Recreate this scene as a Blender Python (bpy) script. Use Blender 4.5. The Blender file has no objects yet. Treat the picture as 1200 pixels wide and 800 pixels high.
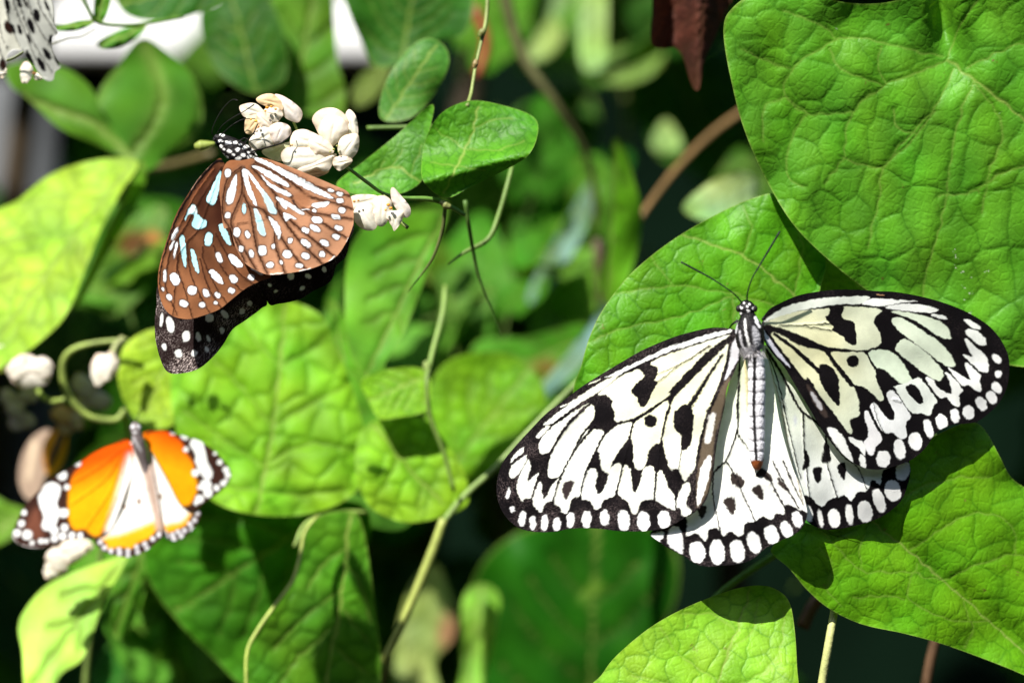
import bpy, math, random
import numpy as np
from mathutils import Vector

# ------------------------------------------------------------------ camera, light, exposure
SC = bpy.context.scene
COL = SC.collection
D = 0.24 * 100 / 36          # camera to the plane of the wings, metres
S = 0.24 / 1200              # metres per photo pixel in that plane
ZC = 1.30                    # height of the lens above the ground
cam = bpy.data.cameras.new('camera')
cam.lens = 100; cam.sensor_width = 36; cam.clip_start = 0.02; cam.clip_end = 60
cam.dof.use_dof = True
cam.dof.focus_distance = D - 0.001
cam.dof.aperture_fstop = 7.1
cam.dof.aperture_blades = 7
camo = bpy.data.objects.new('camera', cam); COL.objects.link(camo)
camo.location = (0, -D, ZC); camo.rotation_euler = (math.radians(90), 0, 0)
SC.camera = camo

SUN_FROM = Vector((-0.36, -0.56, 0.75)).normalized()      # direction towards the sun
elev = math.asin(SUN_FROM.z); azim = math.atan2(SUN_FROM.x, SUN_FROM.y)
world = bpy.data.worlds.new('World'); SC.world = world; world.use_nodes = True
wn = world.node_tree.nodes; wl = world.node_tree.links
bg = wn['Background']; sky = wn.new('ShaderNodeTexSky'); sky.sky_type = 'NISHITA'
sky.sun_disc = False; sky.sun_elevation = elev; sky.sun_rotation = azim
wl.new(sky.outputs[0], bg.inputs[0]); bg.inputs[1].default_value = 0.105
sun = bpy.data.lights.new('sun', 'SUN'); sun.energy = 5.0; sun.angle = math.radians(0.5); sun.color = (1, 0.96, 0.88)
suno = bpy.data.objects.new('sun', sun); COL.objects.link(suno)
suno.location = (-2, -3, 5); suno.rotation_euler = SUN_FROM.to_track_quat('Z', 'Y').to_euler()
SC.view_settings.view_transform = 'Standard'; SC.view_settings.look = 'None'
SC.view_settings.gamma = 1; SC.view_settings.use_curve_mapping = False
SC.view_settings.exposure = 0.9
SC.cycles.use_denoising = True
SC.cycles.max_bounces = 8; SC.cycles.transmission_bounces = 4; SC.cycles.diffuse_bounces = 4
SC.cycles.sample_clamp_indirect = 4

rng = np.random.default_rng(7)
random.seed(7)

# ------------------------------------------------------------------ helpers
def P(px, py, y):
    """photo pixel + depth (metres behind the plane of the main butterfly) -> world"""
    px = np.asarray(px, float); py = np.asarray(py, float)
    y = np.zeros_like(px) + y
    k = S * (D + y) / D
    return np.stack([(px - 600) * k, y, ZC + (400 - py) * k], -1)

def Zm(x0, y0, k):
    """measurements taken on an enlargement of the photo: corner x0,y0, scale k"""
    return lambda *pts: [(x0 + x / k, y0 + y / k) for x, y in pts]

def catmull(pts, closed=False, k=5):
    p = np.asarray(pts, float); n = len(p)
    if n < 3: return p
    if closed: q = np.concatenate([p[-1:], p, p[:2]])
    else: q = np.concatenate([2 * p[:1] - p[1:2], p, 2 * p[-1:] - p[-2:-1]])
    t = (np.arange(k) / k)[:, None]
    out = []
    for i in range(1, len(q) - 2):
        a, b, c, d = q[i - 1], q[i], q[i + 1], q[i + 2]
        out.append(0.5 * (2 * b + (c - a) * t + (2 * a - 5 * b + 4 * c - d) * t ** 2 + (3 * b - a - 3 * c + d) * t ** 3))
    r = np.concatenate(out)
    if not closed: r = np.concatenate([r, p[-1:]])
    return r

def resample(pts, n, closed=True):
    p = np.asarray(pts, float)
    if closed: p = np.concatenate([p, p[:1]])
    s = np.concatenate([[0], np.cumsum(np.linalg.norm(np.diff(p, axis=0), axis=1))])
    t = np.linspace(0, s[-1], n, endpoint=not closed)
    return np.stack([np.interp(t, s, p[:, i]) for i in range(p.shape[1])], -1)

def seg_dist(X, Y, poly, closed):
    d = np.full(X.shape, 1e9); along = np.zeros(X.shape); ins = np.zeros(X.shape, bool)
    p = np.asarray(poly, float); m = len(p)
    L = m if closed else m - 1
    for i in range(L):
        ax, ay = p[i]; bx, by = p[(i + 1) % m]
        dx, dy = bx - ax, by - ay
        q = dx * dx + dy * dy + 1e-12
        t = np.clip(((X - ax) * dx + (Y - ay) * dy) / q, 0, 1)
        e = np.hypot(X - ax - t * dx, Y - ay - t * dy)
        u = e < d
        d = np.where(u, e, d); along = np.where(u, (i + t) / L, along)
        if closed:
            c = (ay > Y) != (by > Y)
            ins ^= c & (X < dx * (Y - ay) / (dy if abs(dy) > 1e-12 else 1e-12) + ax)
    return d, along, ins

def sstep(x, a, b):
    t = np.clip((x - a) / (b - a), 0, 1); return t * t * (3 - 2 * t)

class Wave:
    """smooth random field: a few random sine waves"""
    def __init__(self, scale, n=14, seed=0):
        r = np.random.default_rng(seed); a = r.uniform(0, 2 * np.pi, n); f = r.uniform(0.5, 1.6, n) / scale * 2 * np.pi
        self.kx, self.ky, self.ph = np.cos(a) * f, np.sin(a) * f, r.uniform(0, 6.28, n); self.n = n
    def __call__(self, X, Y):
        v = 0
        for a, b, c in zip(self.kx, self.ky, self.ph): v = v + np.sin(a * X + b * Y + c)
        return v / math.sqrt(self.n / 2) * 0.7

def paint(X, Y, C, ops, H=None, seed=1, wob=0.5):
    """lay pigment on vertices. ops: (kind, colour, geometry, ...) in photo pixels"""
    wx, wy = Wave(7, seed=seed), Wave(7, seed=seed + 50)
    hx, hy = Wave(2.6, seed=seed + 7), Wave(2.6, seed=seed + 57)
    Xw, Yw = X + wob * wx(X, Y) + 0.5 * wob * hx(X, Y), Y + wob * wy(X, Y) + 0.5 * wob * hy(X, Y)
    for op in ops:
        kind, colr = op[0], op[1]
        if kind == 'poly':
            soft = op[3] if len(op) > 3 else 0.6
            g = catmull(op[2], True, 4); pad = soft + 2
            x0, y0 = g.min(0) - pad; x1, y1 = g.max(0) + pad
            m = np.where((X > x0) & (X < x1) & (Y > y0) & (Y < y1))[0]
            if not len(m): continue
            d, _, ins = seg_dist(Xw[m], Yw[m], g, True)
            al = sstep(np.where(ins, d, -d), -soft, soft)
        elif kind == 'line':
            w0, w1 = op[3], op[4]; soft = op[5] if len(op) > 5 else 0.6
            g = catmull(op[2], False, 5); pad = max(w0, w1) + soft + 2
            x0, y0 = g.min(0) - pad; x1, y1 = g.max(0) + pad
            m = np.where((X > x0) & (X < x1) & (Y > y0) & (Y < y1))[0]
            if not len(m): continue
            d, al_, _ = seg_dist(Xw[m], Yw[m], g, False)
            w = (w0 + (w1 - w0) * al_) / 2
            al = sstep(w - d, -soft, soft)
            if H is not None: H[m] = np.maximum(H[m], np.exp(-(d / 1.6) ** 2) * 0.5)
        elif kind == 'ell':
            (cx, cy), rx, ry = op[2], op[3], op[4]; rot = math.radians(op[5] if len(op) > 5 else 0); soft = op[6] if len(op) > 6 else 0.6
            R = max(rx, ry) + soft + 2
            m = np.where((abs(X - cx) < R) & (abs(Y - cy) < R))[0]
            if not len(m): continue
            u, v = Xw[m] - cx, Yw[m] - cy
            a = u * math.cos(rot) + v * math.sin(rot); b = -u * math.sin(rot) + v * math.cos(rot)
            r = (abs(a / rx) ** 2.3 + abs(b / ry) ** 2.3) ** (1 / 2.3)
            al = sstep((1 - r) * min(rx, ry), -soft, soft)
        c = colr(X[m], Y[m]) if callable(colr) else np.asarray(colr)
        C[m] = C[m] * (1 - al[:, None]) + c * al[:, None]
    return C

def new_mesh(name, V, F, colors=None, mat=None, smooth=True):
    me = bpy.data.meshes.new(name)
    V = np.asarray(V, np.float32)
    if isinstance(F, np.ndarray):
        k = F.shape[1]
        me.vertices.add(len(V)); me.vertices.foreach_set('co', V.ravel())
        me.loops.add(F.size); me.loops.foreach_set('vertex_index', F.ravel().astype(np.int32))
        me.polygons.add(len(F)); me.polygons.foreach_set('loop_start', np.arange(0, F.size, k, dtype=np.int32))
        me.update(calc_edges=True)
    else:
        me.from_pydata([tuple(map(float, v)) for v in V], [], F)
    if smooth: me.polygons.foreach_set('use_smooth', np.ones(len(me.polygons), bool))
    if colors is not None:
        at = me.color_attributes.new('Col', 'FLOAT_COLOR', 'POINT')
        c4 = np.ones((len(V), 4), np.float32); c4[:, :3] = colors
        at.data.foreach_set('color', c4.ravel())
    if mat is not None: me.materials.append(mat)
    me.update()
    return me

def wloc(o):
    v = Vector((0, 0, 0))
    while o is not None: v = v + o.location; o = o.parent
    return v

def link(name, me, parent=None, **props):
    o = bpy.data.objects.new(name, me); COL.objects.link(o)
    if parent is not None: o.parent = parent
    for k, v in props.items(): o[k] = v
    return o

def put(name, V, F, colors, mat, parent=None, smooth=True, **props):
    """world-space vertices -> object under its parent"""
    if parent is not None: V = np.asarray(V) - np.array(wloc(parent))
    return link(name, new_mesh(name, V, F, colors, mat, smooth), parent, **props)

def thing(name, label, cat, loc, group=None):
    o = link(name, None, None, label=label, category=cat)
    o.location = loc; o.empty_display_size = 0.01
    if group: o['group'] = group
    return o

def radial(outline, n, m, centre=None, k=6, power=0.8):
    """star-shaped sheet: vertices on m rings between the centre and the outline"""
    o = resample(catmull(outline, True, k), n)
    c = np.asarray(centre if centre is not None else o.mean(0), float)
    t = (np.arange(1, m + 1) / m) ** power
    pts = c + t[:, None, None] * (o - c)[None]
    pts = np.concatenate([c[None], pts.reshape(-1, 2)])
    i = np.arange(n); j = (i + 1) % n
    a = o - c; b = np.roll(a, -1, 0)
    bad = (np.sign(a[:, 0] * b[:, 1] - a[:, 1] * b[:, 0]))
    if abs(bad.sum()) < n - 3: print('RADIAL FOLD', outline[:2], int(bad.sum()), n)
    e = np.arange(0, n, 2)                      # n is even: the hub is closed with quads
    F = [np.stack([np.zeros(n // 2, int), 1 + e, 2 + e, 1 + (e + 2) % n], -1)]
    for r in range(m - 1):
        A = 1 + r * n
        F.append(np.stack([A + i, A + n + i, A + n + j, A + j], -1))
    F = np.concatenate(F)
    if bad.sum() < 0: F = F[:, ::-1]
    return pts[:, 0], pts[:, 1], np.concatenate([[0], np.repeat(t, n)]), F, o

def tube(pts, radii, ns=8, k=5, flat=1.0, caps=True):
    p = catmull(pts, False, k) if len(pts) > 2 else np.asarray(pts, float)
    r = np.interp(np.linspace(0, 1, len(p)), np.linspace(0, 1, len(radii)), radii)
    tg = np.gradient(p, axis=0); tg /= np.linalg.norm(tg, axis=1)[:, None] + 1e-12
    up = np.array([0, 1.0, 0.01]); V = []
    for q, t, rr in zip(p, tg, r):
        s = np.cross(t, up); s /= np.linalg.norm(s) + 1e-9; u = np.cross(s, t)
        a = np.arange(ns) / ns * 2 * np.pi
        V.append(q + rr * (np.cos(a)[:, None] * s + flat * np.sin(a)[:, None] * u))
    n = len(p); V = np.concatenate(V)
    F = []
    for i in range(n - 1):
        for j in range(ns):
            F.append((i * ns + j, i * ns + (j + 1) % ns, (i + 1) * ns + (j + 1) % ns, (i + 1) * ns + j))
    if caps: F.append(tuple(range(ns))[::-1]); F.append(tuple((n - 1) * ns + j for j in range(ns)))
    return V, F

def stem(parent, name, pix, ys, rad_px, colr, mat, ns=8, **props):
    """round stalk through photo pixels at depths ys; radii in photo pixels"""
    ys = np.interp(np.linspace(0, 1, len(pix)), np.linspace(0, 1, len(np.atleast_1d(ys))), np.atleast_1d(ys))
    p3 = P([q[0] for q in pix], [q[1] for q in pix], ys)
    V, F = tube(p3, np.atleast_1d(rad_px) * S, ns)
    w = Wave(0.012, seed=len(V)); n = w(V[:, 0] + V[:, 1], V[:, 2])
    C = np.clip(np.asarray(colr)[None] * (1 + 0.15 * n[:, None]), 0, 1)
    return put(name, V, F, C, mat, parent, **props)

def drop(parent, name, a, b, rad, colr, mat):
    """a stem that runs down to the ground from world point a to foot b"""
    V, F = tube([a, (np.asarray(a) * 0.6 + np.asarray(b) * 0.4) + np.array([0.03, 0.02, 0]), b], [rad, rad * 1.4, rad * 2], 8)
    return put(name, V, F, np.tile(np.asarray(colr), (len(V), 1)), mat, parent)

# ------------------------------------------------------------------ materials
def nt(name):
    m = bpy.data.materials.new(name); m.use_nodes = True
    n = m.node_tree.nodes; l = m.node_tree.links
    return m, n, l, n['Principled BSDF'], n['Material Output']

def sheet_mat(name, rough, trans, tint, bump_scale, bump, spec=0.4, vary=0.25, micro=0.0, rnd=0.0, sheen=0.0, coarse=180):
    m, n, l, b, out = nt(name)
    at = n.new('ShaderNodeAttribute'); at.attribute_name = 'Col'
    tc = n.new('ShaderNodeTexCoord')
    no = n.new('ShaderNodeTexNoise'); no.inputs['Scale'].default_value = coarse; no.inputs['Detail'].default_value = 5
    l.new(tc.outputs['Object'], no.inputs['Vector'])
    mr = n.new('ShaderNodeMapRange'); mr.inputs[1].default_value = 0.3; mr.inputs[2].default_value = 0.7
    mr.inputs[3].default_value = 1 - vary; mr.inputs[4].default_value = 1 + vary
    l.new(no.outputs['Fac'], mr.inputs[0])
    mul = n.new('ShaderNodeVectorMath'); mul.operation = 'SCALE'
    l.new(at.outputs['Color'], mul.inputs[0]); l.new(mr.outputs[0], mul.inputs['Scale'])
    csrc = mul.outputs[0]
    if rnd:
        oi = n.new('ShaderNodeObjectInfo')
        hs = n.new('ShaderNodeHueSaturation')
        r1 = n.new('ShaderNodeMapRange'); r1.inputs[3].default_value = 1 - rnd; r1.inputs[4].default_value = 1 + rnd
        r2 = n.new('ShaderNodeMapRange'); r2.inputs[3].default_value = 0.475; r2.inputs[4].default_value = 0.515
        l.new(oi.outputs['Random'], r1.inputs[0])
        fr = n.new('ShaderNodeMath'); fr.operation = 'FRACT'; ml = n.new('ShaderNodeMath'); ml.operation = 'MULTIPLY'; ml.inputs[1].default_value = 7.31
        l.new(oi.outputs['Random'], ml.inputs[0]); l.new(ml.outputs[0], fr.inputs[0]); l.new(fr.outputs[0], r2.inputs[0])
        l.new(csrc, hs.inputs['Color']); l.new(r1.outputs[0], hs.inputs['Value']); l.new(r2.outputs[0], hs.inputs['Hue'])
        csrc = hs.outputs[0]
    n2 = n.new('ShaderNodeTexNoise'); n2.inputs['Scale'].default_value = bump_scale; n2.inputs['Detail'].default_value = 4
    l.new(tc.outputs['Object'], n2.inputs['Vector'])
    hsrc = n2.outputs['Fac']
    if micro:
        vo = n.new('ShaderNodeTexVoronoi'); vo.feature = 'DISTANCE_TO_EDGE'; vo.inputs['Scale'].default_value = micro
        l.new(tc.outputs['Object'], vo.inputs['Vector'])
        mm = n.new('ShaderNodeMapRange'); mm.inputs[1].default_value = 0; mm.inputs[2].default_value = 0.18; mm.inputs[3].default_value = 0; mm.inputs[4].default_value = 0.7
        l.new(vo.outputs['Distance'], mm.inputs[0])
        ad = n.new('ShaderNodeMath'); ad.operation = 'ADD'; l.new(n2.outputs['Fac'], ad.inputs[0]); l.new(mm.outputs[0], ad.inputs[1])
        hsrc = ad.outputs[0]
    bp = n.new('ShaderNodeBump'); bp.inputs['Strength'].default_value = bump; bp.inputs['Distance'].default_value = 0.0004
    l.new(hsrc, bp.inputs['Height'])
    l.new(csrc, b.inputs['Base Color']); l.new(bp.outputs[0], b.inputs['Normal'])
    b.inputs['Roughness'].default_value = rough; b.inputs['Specular IOR Level'].default_value = spec
    if sheen: b.inputs['Sheen Weight'].default_value = sheen
    if trans:
        tr = n.new('ShaderNodeBsdfTranslucent'); mx = n.new('ShaderNodeMixShader')
        tm = n.new('ShaderNodeVectorMath'); tm.operation = 'MULTIPLY'; tm.inputs[1].default_value = tint
        l.new(csrc, tm.inputs[0]); l.new(tm.outputs[0], tr.inputs['Color']); l.new(bp.outputs[0], tr.inputs['Normal'])
        mx.inputs[0].default_value = trans
        l.new(b.outputs[0], mx.inputs[1]); l.new(tr.outputs[0], mx.inputs[2]); l.new(mx.outputs[0], out.inputs['Surface'])
    return m

M_LEAF = sheet_mat('leaf_quilted', 0.5, 0.25, (1.5, 1.35, 0.4), 1600, 0.22, spec=0.25, vary=0.16, micro=420, coarse=90)
M_SOFT = sheet_mat('leaf_soft', 0.5, 0.35, (1.6, 1.4, 0.4), 900, 0.15, spec=0.10, vary=0.2, coarse=60)
M_BACK = sheet_mat('leaf_shrub', 0.6, 0.25, (1.3, 1.3, 0.4), 300, 0.2, spec=0.10, vary=0.25, rnd=0.45, coarse=40)
M_WING = sheet_mat('wing_scales', 0.8, 0.16, (1.0, 1.0, 0.9), 3500, 0.25, spec=0.03, vary=0.07, coarse=500)
M_BODY = sheet_mat('insect_body', 0.55, 0, (1, 1, 1), 2600, 0.6, spec=0.25, vary=0.15, coarse=900)
M_PETAL = sheet_mat('petal', 0.5, 0.32, (1, 0.97, 0.9), 900, 0.25, spec=0.3, vary=0.06, coarse=300)
M_STEM = sheet_mat('stalk', 0.5, 0, (1, 1, 1), 1200, 0.4, spec=0.4, vary=0.2, coarse=250)
M_DEAD = sheet_mat('dead_leaf', 0.75, 0.2, (1.3, 0.9, 0.5), 700, 0.6, spec=0.2, vary=0.4, coarse=120)

def plain_mat(name, colr, rough, scale, vary, bump=0.3):
    m, n, l, b, out = nt(name)
    tc = n.new('ShaderNodeTexCoord'); no = n.new('ShaderNodeTexNoise'); no.inputs['Scale'].default_value = scale; no.inputs['Detail'].default_value = 6
    l.new(tc.outputs['Object'], no.inputs['Vector'])
    cr = n.new('ShaderNodeValToRGB')
    cr.color_ramp.elements[0].color = (*[c * (1 - vary) for c in colr], 1); cr.color_ramp.elements[1].color = (*[min(1, c * (1 + vary)) for c in colr], 1)
    cr.color_ramp.elements[0].position = 0.3; cr.color_ramp.elements[1].position = 0.7
    l.new(no.outputs['Fac'], cr.inputs[0]); l.new(cr.outputs[0], b.inputs['Base Color'])
    bp = n.new('ShaderNodeBump'); bp.inputs['Strength'].default_value = bump; l.new(no.outputs['Fac'], bp.inputs['Height']); l.new(bp.outputs[0], b.inputs['Normal'])
    b.inputs['Roughness'].default_value = rough; b.inputs['Specular IOR Level'].default_value = 0.03
    return m
M_GROUND = plain_mat('soil', (0.045, 0.035, 0.022), 0.95, 25, 0.6)
M_SHADE = plain_mat('deep_shade', (0.0025, 0.0085, 0.0042), 1.0, 8, 0.4)  # deep shade behind the leaves put into a near-black colour
M_SKYBLOCK = plain_mat('sky_block', (0.016, 0.032, 0.014), 0.95, 6, 0.4)  # for the unseen walls added to cut skylight
M_WHITE = plain_mat('white_paint', (0.80, 0.80, 0.80), 0.6, 12, 0.06, 0.1)
M_GREY = plain_mat('grey_pipe', (0.10, 0.105, 0.11), 0.6, 20, 0.2, 0.1)

# ------------------------------------------------------------------ the setting
def box(x0, x1, y0, y1, z0, z1):
    V = [(x, y, z) for z in (z0, z1) for y in (y0, y1) for x in (x0, x1)]
    return np.array(V, float), [(0, 2, 3, 1), (4, 5, 7, 6), (0, 1, 5, 4), (1, 3, 7, 5), (3, 2, 6, 7), (2, 0, 4, 6)]
g = 30.0
put('ground', [(-g, -g, 0), (g, -g, 0), (g, g, 0), (-g, g, 0)], [(0, 1, 2, 3)], None, M_GROUND, None, False, kind='structure')
YW = 1.15
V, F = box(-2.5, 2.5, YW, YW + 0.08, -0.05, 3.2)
put('shade_backing', V, F, None, M_SHADE, None, False, kind='structure')  # near-black sheet added as backing, in place of deep shade
for nm, bxs in (('sky_block_front', (-2.5, 2.5, -2.6, -2.5, -0.05, 2.7)), ('sky_block_left', (-2.6, -2.505, -2.5, YW, -0.05, 2.7)), ('sky_block_right', (2.505, 2.6, -2.5, YW, -0.05, 2.7))):  # unseen walls added to block low skylight from front and sides
    V, F = box(*bxs); put(nm, V, F, None, M_SKYBLOCK, None, False, kind='structure')
# white painted rail along the dark backing
ra = P(0, 74, YW)[2]; rb = P(0, 6, YW)[2]
V, F = box(-2.2, float(P(455, 0, YW)[0]), YW - 0.05, YW - 0.003, ra, rb)
rail = put('white_rail', V, F, None, M_WHITE, None, False, label='sunlit white painted rail behind the leaves on the dark backing', category='rail')
bv = rail.modifiers.new('bevel', 'BEVEL'); bv.width = 0.004; bv.segments = 2
# grey pipe standing at the backing
pp = P(18, 300, 0.9)
V, F = tube([(pp[0], 0.9, 0), (pp[0], 0.9, 0.6), (pp[0], 0.9, float(P(0, 95, 0.9)[2]))], [0.022, 0.022, 0.022], 20)
put('grey_pipe', V, F, None, M_GREY, None, True, label='blurred grey upright pipe standing behind the big pale leaf', category='pipe')

# ------------------------------------------------------------------ butterflies
def plane(y0, cx, cy, a, b, c=0.0):
    """depth of a tilted sheet; a, b: metres back per metre right / up; c: bend"""
    def f(X, Y):
        u = (X - cx) * S; v = (cy - Y) * S
        return y0 + a * u + b * v + c * (u * u + v * v)
    return f

def wing(parent, name, outline, depth, base, ops, n, m, centre=None, seed=3, ripple=0.0003, speck=0.0, speckcol=(0.2, 0.15, 0.15), wob=0.5, **props):
    X, Y, T, F, o = radial(outline, n, m, centre)
    C = np.empty((len(X), 3)); C[:] = base(X, Y) if callable(base) else base
    H = np.zeros(len(X))
    paint(X, Y, C, ops, H, seed, wob)
    if speck:
        r = np.random.default_rng(seed).random(len(X)) ** 5
        fld = np.clip(Wave(40, seed=seed)(X, Y) * 0.6 + 0.6, 0.1, 1.4)
        dark = np.clip(1 - C.max(1) * 4, 0, 1)
        C += (dark * r * speck * fld * (0.25 + 0.75 * sstep(T, 0.62, 0.8)))[:, None] * np.asarray(speckcol)
    y = depth(X, Y) - H * 0.0004 + ripple * Wave(70, seed=seed + 9)(X, Y)
    return put(name, P(X, Y, y), F, np.clip(C, 0, 1), M_WING, parent, **props)

BLK = (0.006, 0.005, 0.006)
z1, z2, z3, z4 = Zm(575, 480, 5), Zm(700, 480, 5), Zm(640, 370, 6.156), Zm(770, 370, 6.156)
z5, z6, z7, z8 = Zm(750, 540, 5.715), Zm(890, 330, 5.714), Zm(1030, 330, 5.333), Zm(930, 440, 4)
zh = Zm(850, 340, 8.885)

def cream(cx, cy, r, tint=(0.80, 0.76, 0.42), white=(0.86, 0.87, 0.80)):
    w1 = Wave(60, seed=4)
    def f(X, Y):
        k = np.exp(-((X - cx) ** 2 + (Y - cy) ** 2) / r ** 2) * 0.9 + 0.08 * w1(X, Y)
        k = np.clip(k, 0, 1)[:, None]
        return np.asarray(white) * (1 - k) + np.asarray(tint) * k
    return f
WL = cream(790, 450, 95, (0.80, 0.77, 0.50), (0.84, 0.85, 0.79))
def E(z, colr, x, y, rx, ry, k, rot=0, soft=0.6):
    return ('ell', colr, z((x, y))[0], rx / k, ry / k, rot, soft)

kite = thing('butterfly', 'large white butterfly with black veins and spots, wings spread over the crinkled leaves', 'butterfly', (float(P(880, 450, 0)[0]), 0.0, float(P(880, 450, 0)[2])))

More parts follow.
